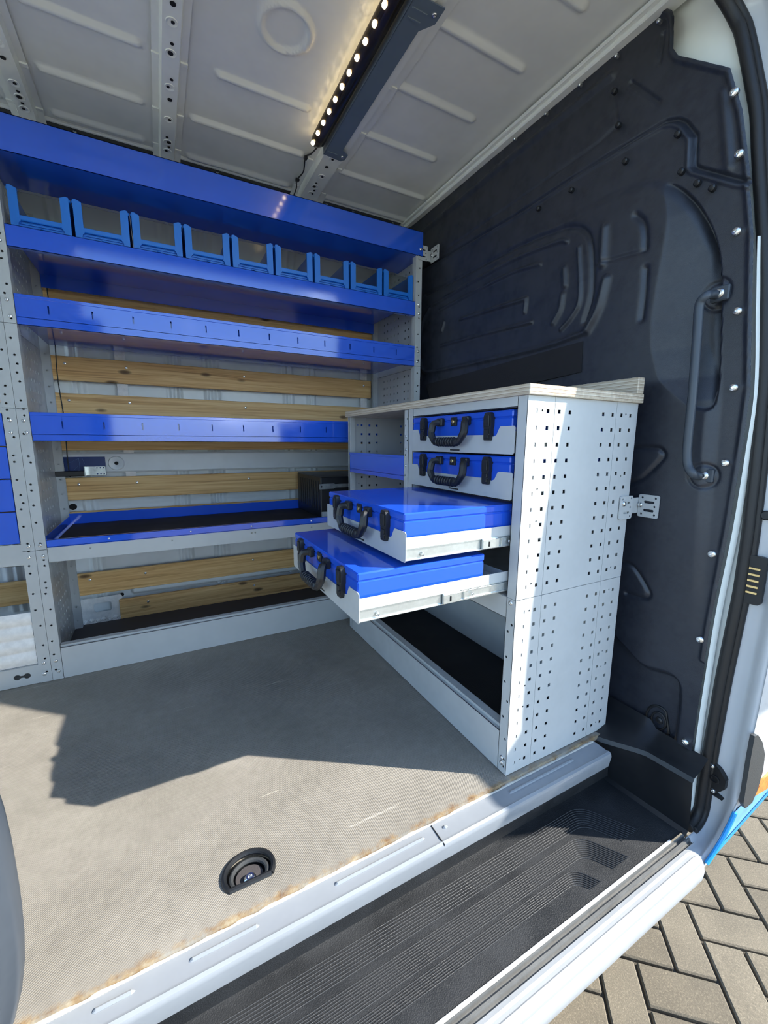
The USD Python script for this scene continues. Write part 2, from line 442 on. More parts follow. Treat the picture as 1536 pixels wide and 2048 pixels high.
# ---- ground: herringbone pavers laid loose in sand
GZ = -0.6
gb = MB().box(-14, 22, -16, 0.2, GZ - .05, GZ - .012, 0)
gb.box(-14, 22, 0.2, 16, GZ - .05, GZ - .012, 0)
ground = struct('ground', gb, JOINT, 'sand bed of the paved parking place beside the van')
far_pave = usdkit.material(stage, L + 'far_paving', {
    'g': ('geometry', {}), 'm': ('mapping', {'rotation': (0, 0, math.radians(42)), 'scale': (4.67, 4.67, 1)}),
    'b': ('brick_texture', {'color1': (0.25, 0.22, 0.17), 'color2': (0.23, 0.20, 0.155), 'mortar': (0.1, 0.085, 0.065), 'scale': 1.0, 'mortar_size': 0.03, 'brick_width': 1.0, 'row_height': 0.5}),
    'p': ('principled_bsdf', {'roughness': 0.85})}, [('g.position', 'm.vector'), ('m.vector', 'b.vector'), ('b.color', 'p.base_color')], surface='p.BSDF')
part('outer_paving', MB().ext(sbox(-14, -16, 22, 16).difference(sbox(0.0, -0.9, 3.2, 1.25)), (0, 0, GZ - .012), X, Y, .009), far_pave, ground, smooth=False, kind='stuff')
w = 0.107
ga = math.radians(-42.0)
gu, gv = V(math.cos(ga), math.sin(ga), 0), V(-math.sin(ga), math.cos(ga), 0)
cells = []
for i in range(-20, 50):
    for j in range(-20, 50):
        k = (i + j) % 4
        if k == 1:
            cells.append((i, j, 2, 1))
        elif k == 3:
            cells.append((i, j, 1, 2))
nb = 0
for (i, j, a, b) in cells:
    c = gu * (.0535 + (i + a / 2) * w) + gv * (.054 + (j + b / 2) * w)
    if not (0.15 < c[0] < 3.0 and -0.75 < c[1] < 1.1):
        continue
    if c[1] > 0.75 or (c[1] < -0.35 and c[0] < 0.6):
        continue
    hx, hy = a * w / 2 - .0035, b * w / 2 - .0035
    mb = MB().box(-hx, hx, -hy, hy, -0.05, 0.0, 0.004)
    v, f = mb.mesh()
    tx, ty = rng.normal(0, .006, 2)
    v[:, 2] += v[:, 0] * tx + v[:, 1] * ty + rng.normal(0, .0012)
    v = c + V(0, 0, GZ) + v[:, :1] * gu + v[:, 1:2] * gv + v[:, 2:] * Z
    if nb < 300:
        part('paving_stone', (v, f), STONES[int(rng.integers(3))], ground, smooth=False)
        nb += 1

# ---- roof skin with pressed beads and a round dimple
gx = np.arange(-2.2, 1.2751, 0.0075)
gy = np.arange(0.60, 2.1601, 0.0075)
P = np.stack(np.meshgrid(gx, gy, indexing='ij'), -1)
h = np.zeros(P.shape[:2])


def bead(a, b, wd=.017, dp=.010):
    global h
    d = dist_poly(P, [a, b])
    h = np.maximum(h, dp * (1 - sstep(d, wd * .35, wd)))


for yb in (1.614, 1.85, 2.05, 1.38, 1.14, 0.92):
    bead((-.235, yb), (.03, yb))
    bead((-.95, yb), (-.40, yb))
for (x0, x1, yb) in ((.262, .545, 1.612), (.20, .60, 1.847), (.20, .60, 2.068), (.26, .545, 1.14), (.2, .6, .92),
                     (.78, 1.09, 1.138), (.78, 1.09, 1.376), (.78, 1.09, 1.620), (.78, 1.20, 1.867), (.78, 1.235, 2.070), (.78, 1.09, .92)):
    bead((x0, yb), (x1, yb))
dc = np.abs(np.linalg.norm(P - V(.408, 1.366), axis=-1) - .070)
h = np.maximum(h, .008 * (1 - sstep(dc, .004, .012)))
zr = 2.03 + 0.010 * np.sin(np.clip((P[..., 1] - .6) / 1.5, 0, 1) * np.pi) - h
mb = MB().grid(np.concatenate([P, zr[..., None]], -1))
mb.box(-2.25, 1.32, .50, 2.45, 2.075, 2.10, 0)
ceiling = struct('ceiling', mb, ROOFGREY, 'white pressed steel roof skin with long beads and a round dimple', smooth=50)


# roof bows: hat profile across the van with punched holes
def bow(xc, wd, seed):
    r = random.Random(seed)
    ys = np.concatenate([np.linspace(.66, 2.10, 24)])
    rings = []
    for y in ys:
        drop = 0.05 * max(0, (y - 2.04) / .06) ** 2 * .3
        zt = 2.033 - drop
        prof = [(-wd / 2, zt - .006), (-wd * .30, zt - .007), (-wd * .24, zt - .030), (wd * .24, zt - .030), (wd * .30, zt - .007), (wd / 2, zt - .006)]
        rings.append(np.array([(xc + a, y, b) for a, b in prof]))
    p = part('roof_bow', MB().loft(rings), ROOFGREY, ceiling, smooth=40)
    hm, dm = MB(), MB()
    y = 2.03
    k = 0
    while y > .7:
        big = k % 3 == 2
        hm.lathe([(.0075 if big else .005, 0), (.0075 if big else .005, -.0012)], (xc + r.uniform(-.006, .006), y, 2.0025), Z, 12)
        if k % 2 == 0:
            dm.lathe([(.016, .0005), (.0145, -.0022), (.011, -.0012), (.0072, .0004)], (xc, y, 2.0033), Z, 18)
        y -= r.choice((.035, .055, .07, .10)) if y < 1.95 else .028
        k += 1
    part('bow_hole', hm, HOLE, p, kind='stuff')
    part('bow_dimple', dm, ROOFGREY, p, kind='stuff')
    sp = MB()
    for yb in (1.614, 1.85, 2.05, 1.38):
        for s in (-1, 1):
            sp.box(xc + s * wd * .40 - .011, xc + s * wd * .40 + .011, yb - .010, yb + .006, 2.022, 2.0285, .003)
    part('bow_tab', sp, ROOFGREY, p, kind='stuff')
    return p


bow(.117, .098, 1)
bow(.703, .160, 2)
bow(-.320, .098, 3)
# roof side rail: two lips with a dark channel over the racking
sr = MB()
sr.box(-2.2, 1.27, 2.084, 2.097, 2.021, 2.036, .004)
sr.box(-2.2, 1.27, 2.135, 2.15, 1.93, 1.99, .003)
part('side_rail', sr, ROOFGREY, ceiling)
part('rail_channel', MB().box(-2.2, 1.27, 2.097, 2.18, 2.0255, 2.0275, 0), OUTMOLD, ceiling)
sv = MB()
for xs in (-.19, .31, .95, 1.18):
    sv.lathe([(.006, 0), (.006, -.004), (.003, -.006)], (xs, 2.112, 2.0255), Z, 10)
part('rail_screw', sv, STEEL, ceiling, kind='stuff')
# roof front edge: flange over the bulkhead
ft = MB().box(1.238, 1.285, .74, 2.14, 2.004, 2.020, .004)
ft.box(1.222, 1.240, .74, 2.14, 2.016, 2.028, .003)
part('front_flange', ft, ROOFGREY, ceiling)

# ---- wall_back: pressed steel side wall of the van behind the racking
gx = np.arange(-2.2, 1.3001, 0.0075)
gz = np.arange(-.06, 2.0601, 0.0075)
P = np.stack(np.meshgrid(gx, gz, indexing='ij'), -1)
h = np.zeros(P.shape[:2])
zz_ = P[..., 1]
for xc in (.10, .262, .668, .80, -.30, -.62, -.9):
    for o in (-.020, .012):
        d = np.abs(P[..., 0] - xc - o)
        h = np.maximum(h, .013 * (1 - sstep(d, .005, .012)) * (zz_ > .10))
for zc, dp in ((.135, .030), (1.34, .02), (.60, .006)):
    d = np.abs(zz_ - zc)
    h = np.maximum(h, dp * (1 - sstep(d, .012, .030)) * ((P[..., 0] > -.17) | (zc > .2)))
h += .012 * sstep(np.abs(P[..., 0] - .18), .11, .13) * sstep(zz_, .2, .24)
yw = 2.395 - h - .28 * sstep(zz_, 1.35, 2.15) * np.clip((zz_ - 1.35) / .7, 0, 1)
mb = MB().grid(np.stack([P[..., 0], yw, P[..., 1]], -1)[:, ::-1])
mb.box(-2.25, 1.32, 2.41, 2.44, -.62, 2.09, 0)
wall_back = struct('wall_back', mb, WALLGREY, 'bare pressed steel side wall of the van behind the wooden slats', smooth=50)
part('wall_beam', MB().box(-1.4, 1.2, 2.345, 2.40, .730, .826, .008), WALLGREY, wall_back)
# crumpled cover plate low on the left with a rounded window
pl = rr(-.385, -.002, -.215, .128, .01).difference(rr(-.335, .055, -.262, .100, .010))
mb = MB().ext(pl, (0, 2.352, 0), X, Z, .002)
for k in range(7):
    mb.lathe([(.012, 0), (.008, .005), (0, .007)], (-.37 + .024 * k, 2.350, .012 + .006 * (k % 2)), (0, -1, 0.1), 6)
part('cover_plate', mb, STRAP, wall_back)
mb = MB().lathe([(.015, 0), (.015, .002)], (-.372, 2.372, .575), -Y, 18)
mb.lathe([(.008, 0), (.008, .002)], (-.182, 2.343, .775), -Y, 14).lathe([(.009, 0), (.009, .002)], (-.215, 2.355, .125), -Y, 14)
part('wall_hole', mb, HOLE, wall_back, kind='stuff')
mb = MB().lathe([(.034, 0), (.030, .004), (.020, .003), (.012, .001)], (-.182, 2.345, .775), -Y, 24)
part('wall_dimple', mb, WALLGREY, wall_back)
# blue label with faint line drawing
part('label_sticker', MB().box(-.392, -.225, 2.340, 2.3425, .72, .806, 0), STICKER, wall_back, label='dark blue label with a faint line drawing')
mb = MB()
for a, b in (((-.37, .735), (-.37, .775)), ((-.37, .775), (-.325, .80)), ((-.325, .80), (-.325, .745)), ((-.325, .745), (-.37, .735)), ((-.345, .75), (-.33, .765)), ((-.312, .80), (-.305, .775))):
    mb.tube([(a[0], 2.3395, a[1]), (b[0], 2.3395, b[1])], .0006, 5)
part('label_drawing', mb, PALE, wall_back, kind='stuff')
# wooden slats, screwed to the wall one by one
PLANKS = [(1.462, 1.566, -1.3, 1.178), (1.141, 1.243, -1.3, 1.160), (.985, 1.086, -1.3, 1.165), (.836, .940, -1.3, 1.165), (.610, .712, -1.3, 1.165),
          (.455, .556, -1.3, 1.165), (.152, .259, -1.3, 1.165), (.004, .106, -.228, 1.165)]
for z0, z1, x0, x1 in PLANKS:
    pk = part('plank', MB().box(x0, x1, 2.332, 2.349, z0, z1, .0025), PINE, wall_back)
    sm = MB()
    for xs in (-.335, -.105, .42, 1.11):
        if xs > x0:
            screw(sm, (xs, 2.332, (z0 + z1) / 2 + .02), -Y, .006, .003)
    part('screw', sm, STEEL, pk, kind='stuff')
for xs in (-.128, 1.118):
    part('strap', MB().box(xs - .021, xs + .021, 2.350, 2.353, .615, 1.40, 0), STRAP, wall_back)

# ---- wall_right: bulkhead behind the cab, moulded dark plastic panel on grey metal
XB = 1.265


def bk(pts):
    return np.array([on(p, 0, XB)[1:] for p in pts])


gy = np.arange(0.475, 2.2001, 0.004)
gz = np.arange(-.10, 2.0351, 0.004)
P = np.stack(np.meshgrid(gy, gz, indexing='ij'), -1)
rel = np.zeros(P.shape[:2])
# ledge: lower panel stands proud of the upper one, its edge steps round the corner
ledge = [(700, 620), (880, 522), (1024, 438), (1180, 337), (1330, 249), (1352, 245), (1366, 250), (1387, 276), (1385, 335), (1392, 342), (1478, 366), (1540, 376)]
lp = np.vstack([bk(ledge), [[0.3, 1.2], [0.3, -.3], [2.4, -.3]]])
sd = signed(P, lp)
rel += .008 * sstep(sd, -.003, .004) + .005 * np.exp(-((sd - .007) / .0045) ** 2)
rel -= .007 * np.exp(-((sd + .006) / .0045) ** 2)
# creases in the upper panel
rel -= .0035 * np.exp(-(dist_poly(P, bk([(895, 497), (1024, 408), (1200, 283), (1236, 250), (1226, 180)])) / .005) ** 2)
rel += .009 * sstep(dist_poly(P, bk([(840, 470), (1024, 313), (1225, 150)])), .02, .0)
for ln in ([(1262, 165), (1318, 205)], [(1326, 70), (1318, 125)]):
    rel -= .006 * np.exp(-(dist_poly(P, bk(ln)) / .006) ** 2)
rel += .006 * np.exp(-(dist_poly(P, bk([(1446, 185), (1452, 250), (1458, 335)])) / .010) ** 2)
# lower panel: proud field with a soft upper edge, scooped back towards the door
soft = np.vstack([smooth_path(bk([(838, 600), (1000, 507), (1200, 402), (1290, 362), (1345, 366), (1402, 410), (1440, 490)]), 6), bk([(1446, 620), (1446, 800)]), [[.5, -.2], [2.3, -.2], [2.3, 1.35]]])
ss = signed(P, soft)
rel += (.004 + .010 * sstep(P[..., 0], 1.15, .80)) * sstep(ss, -.004, .030) * sstep(P[..., 1], .30, .85)
pocket = smooth_path(bk([(1336, 375), (1343, 440), (1333, 510), (1320, 580), (1311, 645), (1312, 705), (1327, 762), (1372, 803), (1412, 822), (1436, 800), (1442, 700), (1444, 600), (1438, 495), (1404, 415), (1362, 374)]), 6, True)
sp_ = signed(P, pocket)
edge_z = bk([(1336, 375), (1343, 440), (1333, 510), (1320, 580), (1311, 645), (1312, 705), (1327, 762), (1372, 803)])
yb_ = np.interp(P[..., 1], edge_z[::-1, 1], edge_z[::-1, 0])
rel -= np.clip((yb_ - P[..., 0]) * .34 + .001, 0, .043) * sstep(sp_, -.002, .006)
# pressed ribs of the lower panel
for rib, am, wd_ in (([(853, 592), (1018, 505), (1110, 466), (1150, 456), (1178, 466), (1190, 500), (1191, 585), (1175, 645)], -.006, .006),
                     ([(868, 612), (1018, 528), (1118, 487), (1140, 485)], .006, .005),
                     ([(1165, 498), (1167, 595), (1152, 632), (1128, 660)], .006, .005),
                     ([(883, 622), (1018, 552), (1085, 530)], .005, .0045),
                     ([(1135, 540), (1136, 572)], .006, .007), ([(1131, 592), (1126, 620), (1112, 646)], .006, .007),
                     ([(1054, 625), (1056, 602), (1040, 604), (925, 640)], .006, .005),
                     ([(893, 645), (888, 662)], .005, .005), ([(886, 692), (960, 672), (1068, 645)], .005, .0045),
                     ([(843, 680), (850, 645), (864, 617)], .006, .006), ([(846, 722), (852, 742), (880, 742), (1070, 700), (1172, 668)], .006, .006),
                     ([(1218, 460), (1213, 530)], .008, .009), ([(1220, 562), (1205, 618), (1182, 662)], .009, .009),
                     ([(1280, 434), (1294, 448), (1299, 470), (1299, 500)], -.006, .006), ([(1300, 540), (1297, 590), (1291, 640)], -.006, .006),
                     ([(1200, 530), (1298, 505)], -.0025, .004)):
    q_ = smooth_path(bk(rib), 6) if len(rib) > 2 else bk(rib)
    rel += 1.5 * am * np.exp(-(dist_poly(P, q_) / (wd_ * 1.35)) ** 2)
# cable-shaped grooves low on the panel
for g in ([(1262, 897), (1318, 896), (1332, 902), (1334, 915), (1300, 950), (1280, 962), (1258, 968)], [(1245, 1124), (1262, 1127), (1277, 1140), (1300, 1180), (1301, 1190), (1290, 1195), (1256, 1186)]):
    rel -= .007 * np.exp(-(dist_poly(P, smooth_path(bk(g), 6)) / .0055) ** 2)
# recess in the bottom corner
rec = smooth_path(bk([(1190, 1250), (1240, 1282), (1285, 1328), (1335, 1345), (1358, 1362), (1363, 1395), (1356, 1460), (1345, 1540), (1340, 1600), (1150, 1600)]), 6, True)
sr_ = signed(P, rec)
rel -= .022 * sstep(sr_, -.006, .012)
# flange along the door
rel += .0
rel += .002 * (fbm(np.stack([P[..., 0] * 6, P[..., 1] * 6, 0 * P[..., 0]], -1), 3) - .5)
for c, r0 in (((1430, 588), .034), ((1412, 952), .030)):
    q = bk([c])[0]
    dd = np.abs(np.linalg.norm(P - q, axis=-1) - r0)
    rel -= .005 * np.exp(-(dd / .004) ** 2)
edge_pts = [(y, z) for y, z in ((.497, -.2), (.507, .03), (.505, .40), (.494, .66), (.491, .87), (.492, 1.01), (.511, 1.19), (.529, 1.36), (.557, 1.51), (.588, 1.65))]
outline = np.vstack([bk([(822, 449), (1024, 261), (1180, 130), (1310, 20), (1328, 16), (1346, 22), (1350, 34), (1348, 98), (1358, 112), (1462, 137)]), [edge_pts[i] for i in range(len(edge_pts) - 1, -1, -1)], [[2.2, -.2], [2.2, 1.95]]])
ok = inside(P, outline)
# snap the rim of the grid onto the outline for a clean edge
from scipy.spatial import cKDTree
dense = np.vstack([np.linspace(a, b, max(2, int(np.linalg.norm(b - a) / .0008))) for a, b in zip(outline, np.roll(outline, -1, 0))])
do, io = cKDTree(dense).query(P.reshape(-1, 2))
do, io = do.reshape(ok.shape), io.reshape(ok.shape)
snap = do < .0029
keep = ok | snap
PP = P.copy()
PP[snap] = dense[io[snap]]
rim = .008 * np.exp(-((np.where(ok, do, 0) - .006) / .006) ** 2)
xs_ = XB - rel - rim * (P[..., 1] > .3)
G = np.stack([xs_, PP[..., 0], PP[..., 1]], -1)
n_, m_ = ok.shape
ii, jj = np.meshgrid(np.arange(n_ - 1), np.arange(m_ - 1), indexing='ij')
fk = keep[:-1, :-1] & keep[1:, :-1] & keep[1:, 1:] & keep[:-1, 1:]
q = np.stack([ii * m_ + jj, ii * m_ + jj + 1, (ii + 1) * m_ + jj + 1, (ii + 1) * m_ + jj], -1)[fk]
usedv = np.unique(q)
remap = np.full(n_ * m_, -1); remap[usedv] = np.arange(len(usedv))
wall_right = struct('wall_right', MB().add(G.reshape(-1, 3)[usedv], remap[q]), DARKP, 'dark moulded plastic bulkhead panel between load bay and cab', smooth=True)
# grey metal bulkhead sheet behind the plastic
mb = MB().ext(Polygon([(.47, -.2), (.46, .7), (.475, 1.1), (.52, 1.4), (.58, 1.65), (.64, 1.85), (.68, 1.97), (.70, 2.07), (2.42, 2.07), (2.42, -.2)]), (1.300, 0, 0), Y, Z, .012)
part('steel_sheet', mb, ROOFGREY, wall_right)
# pale metal edge beside the door seal
mb = MB().loft([np.array([(1.272, y - .0005, z), (1.279, y - .005, z), (1.288, y - .008, z)]) for y, z in smooth_path([(y, z) for y, z in edge_pts[:8]], 6)])
part('metal_edge', mb, ROOFGREY, wall_right)
# black foam strip
q = [(1174, 684), (1171, 745), (870, 812), (858, 770)]
qq = bk(q)
mb = MB().ext(Polygon(qq), (XB - .019, 0, 0), Y, Z, -.004) if False else MB().ext(Polygon(qq), (XB - .022, 0, 0), Y, Z, .010)
part('foam_strip', mb, MATB, wall_right)
# rivets and push pins
for p in [(1318, 43), (1233, 112), (1160, 170), (1092, 228), (1030, 278), (1468, 185), (1478, 308), (1473, 463), (1475, 622), (1467, 775), (1450, 926), (1424, 1108), (1400, 1279), (1370, 1484)]:
    c = on(p, 0, XB - .014)
    r0 = .0095 if p[0] > 1360 else .006
    part('rivet', MB().lathe([(r0, -.006), (r0, .002), (r0 * .8, .005), (r0 * .35, .0065), (r0 * .3, .0045), (0, .0045)], c, -X, 14), STEEL, wall_right)
for p in [(1228, 182), (1236, 250), (1355, 268), (1250, 322), (1142, 380), (1076, 417), (1362, 343), (1394, 366), (1424, 376)]:
    c = on(p, 0, XB - .016)
    part('push_pin', MB().lathe([(.008, -.008), (.008, .003), (.005, .006), (0, .0065)], c, -X, 12), BLACKP, wall_right)
# lashing eye in the recess
c = on((1320, 1440), 0, XB + .018)
mb = MB().tube([c + V(-.004, .036 * math.cos(t), .044 * math.sin(t)) for t in np.linspace(-2.6, 2.0, 26)] + [c + V(-.004, .036 * math.cos(-2.6), .044 * math.sin(-2.6))], .004, 8)
mb.tube([c + V(-.006, .020 * math.cos(t), .026 * math.sin(t)) for t in np.linspace(0, 2 * math.pi, 22)], .003, 8)
mb.lathe([(.012, 0), (.010, .006), (.005, .009), (0, .009)], c, -X, 14)
part('lashing_eye', mb, BLACKP, wall_right)
# grab handle: bent tube on two feet with bolts
xh = XB - .055
A, B = on((1437, 590), 0, XB - .01), on((1406, 952), 0, XB - .01)
hp = [A + V(.0, -.002, 0), A + V(-.02, .006, .0), on((1412, 592), 0, xh), on((1399, 610), 0, xh), on((1395, 660), 0, xh), on((1386, 780), 0, xh), on((1375, 890), 0, xh), on((1376, 930), 0, xh), on((1386, 948), 0, xh), B + V(-.015, .004, 0), B]
gh = part('grab_handle', MB().tube(smooth_path(hp, 6), .0105, 12), ROD, wall_right)
for q in ((1443, 588), (1412, 951)):
    c = on(q, 0, XB - .006)
    part('handle_foot', MB().box(c[0] - .010, c[0] + .004, c[1] - .020, c[1] + .020, c[2] - .018, c[2] + .018, .003), ROD, gh)
    part('handle_bolt', MB().lathe([(.011, 0), (.011, .003), (.008, .007), (.005, .0075), (.004, .004), (0, .004)], c + V(-.010, 0, 0), -X, 14), STEEL, gh)

# ---- rear and near-side walls of the van, door header (outside the frame, they close the body)
struct('wall_left', MB().box(-2.25, -2.19, .40, .62, -.3, 2.10, .01).box(-2.25, -2.19, 2.30, 2.44, -.3, 2.10, .01).box(-2.25, -2.19, .5, 2.4, 1.90, 2.10, .01).box(-2.25, -2.19, .5, 2.4, -.3, -.02, .01), WALLGREY, 'frame of the open rear doorway of the load bay')
mb = MB().box(-2.25, -.34, .40, .47, -.62, 2.10, .01).box(-2.2, -.32, .47, .66, -.02, .10, .02).box(-2.2, -.33, .47, .60, 1.80, 2.03, .02)
wall_front = struct('wall_front', mb, WALLGREY, 'near side wall of the van behind the sliding door opening')
# header over the door opening
mb = MB().loft([np.array([(x, .735, 2.045), (x, .725, 2.0), (x, .70, 1.985), (x, .66, 1.985), (x, .60, 1.975), (x, .555, 1.96), (x, .54, 2.0), (x, .56, 2.09)]) for x in (-.6, 1.33)])
part('door_header', mb, WHITE, wall_front)

# ---- B-pillar, outer skin and sill: sections swept round the door opening
ZY = np.array([[-.45, .44], [-.22, .42], [-.067, .402], [.02, .398], [.22, .392], [.45, .386], [.63, .382], [.90, .388], [1.12, .404], [1.37, .438], [1.52, .472], [1.72, .513], [1.9, .555], [2.1, .61]])
yout = lambda z: np.interp(z, ZY[:, 0], ZY[:, 1])
SEAL = np.array([[2.05, .70], [1.95, .672], [1.84, .628], [1.75, .603], [1.65, .577], [1.52, .556], [1.36, .528], [1.25, .510], [1.05, .488], [.85, .478], [.65, .472], [.50, .472], [.25, .482], [.05, .486], [-.10, .487]])[::-1]
yseal = lambda z: np.interp(z, SEAL[:, 0], SEAL[:, 1])
# opening contour in (x, z): down the pillar, round the corner, along the sill
def contour(xp, zs, r, n=8, x_end=-.33, ztop=1.95, rt=.10):
    pts = []
    for t in np.linspace(0, math.pi / 2, n):                      # upper corner, coming from the header
        pts.append((xp - rt + rt * math.sin(t), ztop - rt + rt * math.cos(t)))
    for z in np.linspace(ztop - rt - .05, zs + r + .03, 26):
        pts.append((xp, z))
    for t in np.linspace(0, math.pi / 2, n):
        pts.append((xp - r + r * math.cos(t), zs + r - r * math.sin(t)))
    for x in np.linspace(xp - r - .04, x_end, 12):
        pts.append((x, zs))
    return np.array([(x_end, ztop)] + pts)


SILLZ = -.195
cs = contour(1.300, SILLZ, .055)                       # seal outer edge
ci = contour(1.288, SILLZ + .008, .05)
cm = contour(1.304, SILLZ - .018, .085)
ce = contour(1.282, SILLZ - .030, .125)
n_c = len(cs)
S = lambda c, off: np.array([(x, (yseal(z) if z > -.1 else .487) + off, z) for x, z in c])
wgt = np.linspace(0, 1, n_c)
skin_edge = np.array([(x, yout(z) + .004, z) for x, z in ce])
seal_o = S(cs, -.020)
mid1 = np.array([(a[0], a[1] * .55 + b[1] * .45, a[1 + 1]) for a, b in zip(np.c_[cm[:, 0], seal_o[:, 1], cm[:, 1]], skin_edge)])
for k in range(n_c):
    mid1[k] = (cm[k, 0], seal_o[k, 1] * .45 + skin_edge[k, 1] * .55, cm[k, 1])
ring_a = np.array([(a[0], a[1] + .004, a[2]) for a in seal_o])
turn = np.array([(c[0] + (.010 if c[1] > -.05 else .0), yout(c[1]) - .002, c[1] - (.012 if c[1] < -.1 else 0)) for c in ce])
mb = MB().loft([np.array([p for p in (ring_a[k], seal_o[k], mid1[k] + V(.004, .010, 0), mid1[k] + V(-.002, -.006, .002), skin_edge[k] + V(-.004, .006, .004), turn[k])]) for k in range(n_c)])
pillar = struct('trim_1', mb, WHITE, 'white painted door pillar return and sill edge round the sliding door opening', smooth=35)
# outer skin of the front door and pillar beyond the opening
zs_ = np.linspace(2.05, -.222, 60)
xe = lambda z: np.interp(z, [-.24, -.222, -.20, -.165, -.12, -.067, .0, 3], [1.17, 1.195, 1.222, 1.250, 1.268, 1.279, 1.286, 1.288])
lift = lambda x, z: z + .175 * np.clip(x - 1.2, 0, .7) * (1 - sstep(z, -.22, .25))
rows = [np.array([(xx_, yout(z) - .002, float(lift(xx_, z))) for xx_ in [xe(z) + s * (2.5 - xe(z)) for s in (0, .02, .06, .12, .25, .5, 1)]]) for z in zs_]
rows.append(np.array([(r_[0], r_[1] + .06, r_[2] - .02) for r_ in rows[-1]]))
part('outer_skin', MB().loft(rows), WHITE, pillar, smooth=40)
# rocker below the sill
mb = MB().loft([np.array([(x, .402, -.228), (x, .420, -.234), (x, .45, -.240), (x, .52, -.25), (x, .62, -.27)]) for x in (-.9, .4, 1.150)])
part('rocker', mb, WHITE, pillar)
# dirty dark channel of the sill between step and outer sill
mb = MB().loft([np.array([(x, .4745, -.180), (x, .472, -.192), (x, .466, -.192), (x, .4635, -.183), (x, .459, -.183), (x, .4565, -.191), (x, .451, -.191), (x, .449, -.184)]) for x in np.linspace(-.9, 1.20, 3)])
part('sill_channel', mb, CHANNEL, pillar)
prof = [(.4515, -.190), (.449, -.1845), (.441, -.183), (.436, -.187), (.430, -.187), (.427, -.1845), (.419, -.187), (.414, -.194), (.411, -.194), (.405, -.200), (.4005, -.212), (.402, -.229)]
mb = MB().loft([np.array([(x, y, z) for y, z in prof]) for x in (-.9, .3, 1.05, 1.150)] + [np.array([(1.150 + .038 * t, .428 + (y - .428) * (1 - .8 * t ** 2), -.208 + (z + .208) * (1 - .7 * t ** 2)) for y, z in prof]) for t in (.4, .7, .9, 1.0)])
part('outer_sill', mb, SILLP, pillar, smooth=35)
part('sill_strip', MB().box(-.9, 1.14,   .4755, .4815, -.190, -.1755, .002), STRAP, pillar)
# black plastic end of the side moulding, amber marker, blue film on the skin
sk = lambda p, off: on(p, 1, off)
mo = [on(p, 1, .398)[[0, 2]] for p in [(1496, 1466), (1503, 1464), (1512, 1478), (1517, 1502), (1513, 1535), (1503, 1570), (1492, 1597), (1478, 1609), (1474, 1600), (1480, 1560), (1488, 1510)]]
part('moulding_end', MB().ext(Polygon(mo).buffer(0), (0, .394, 0), X, Z, .010), OUTMOLD, pillar)
am = [on(p, 1, .402)[[0, 2]] for p in [(1503, 1588), (1512, 1568), (1524, 1552), (1545, 1533), (1550, 1560), (1530, 1572)]]
part('amber_marker', MB().ext(Polygon(am).buffer(0), (0, .404, 0), X, Z, .010), ORANGE, pillar)
zf = np.linspace(-.065, -.172, 10)


def film(z_lo, z_hi, off, n=10):
    rws = []
    for z in np.linspace(z_hi, z_lo, n):
        xs_f = [xe(z) + t * (2.3 - xe(z)) for t in (0, .02, .06, .12, .25, .5, 1)]
        rws.append(np.array([(x, yout(z) - off, float(lift(x, z))) for x in xs_f]))
    return MB().loft(rws)


part('blue_film', film(-.219, -.095, .0045), TAPELIGHT, pillar)
mb = film(-.221, -.196, .0060, 4)
mb.tube([(xe(z) + .001, yout(z) - .004, z) for z in np.linspace(-.085, -.219, 12)], .0055, 8)
part('blue_film_edge', mb, TAPE, pillar)
# contact plate with brass pins on the pillar, striker, plug
c = on((1509, 1159), 0, 1.300)
mb = MB().ext(rr(-.023, -.062, .020, .062, .010), c, Y, Z, -.012)
cpl = part('contact_plate', mb, BLACKP, pillar)
for k in range(5):
    part('contact_pin', MB().box(c[0] - .0145, c[0] - .0115, c[1] - .013, c[1] + .010, c[2] + .030 - .0155 * k - .003, c[2] + .030 - .0155 * k + .003, .002), BRASS, cpl)
c = on((1533, 1031), 0, 1.296)
part('plug', MB().lathe([(.012, -.004), (.012, .003), (.009, .005), (0, .005)], c, -X, 16), BLACKP, pillar)
c = on((1432, 1550), 0, 1.310)
gd = part('door_guide', MB().ext(Polygon([(-.028, -.050), (-.010, -.044), (-.030, -.014), (-.030, .012), (-.012, .036), (.004, .046), (.020, .044), (.024, -.05)]), c, Y, Z, -.020), BLACKP, pillar)
mb = MB()
for dy, dz in ((.004, .034), (-.006, -.036)):
    screw(mb, c + V(-.020, dy, dz), -X, .006, .004)
mb2 = MB().lathe([(.012, 0), (.012, .004), (.008, .005), (.008, .001), (0, .001)], c + V(-.018, -.006, 0), -X, 14)
part('guide_screw', mb, STEEL, gd, kind='stuff')
part('guide_socket', mb2, HOLE, gd)

# ---- wing mirror on the front door (out of frame to the right; its shadow falls on the threshold)
mir = thing('wing_mirror', 'black wing mirror on the outside of the front door', 'mirror', (2.2, .36, 1.18))
mo = Polygon([(.16, 1.06), (.20, 1.12), (.20, 1.30), (.14, 1.352), (-.20, 1.360), (-.32, 1.352), (-.345, 1.32), (-.30, 1.25), (-.245, 1.14), (-.205, 1.03), (-.12, .985), (.08, .985)]).buffer(-.008).buffer(.008)
part('housing', MB().ext(mo, (2.13, 0, 0), Y, Z, .13), OUTMOLD, mir)
part('mirror_glass', MB().ext(mo.buffer(-.022), (2.1285, 0, 0), Y, Z, .002), STEEL, mir)
part('arm', MB().box(2.15, 2.24, .17, .40, 1.13, 1.22, .015), OUTMOLD, mir)

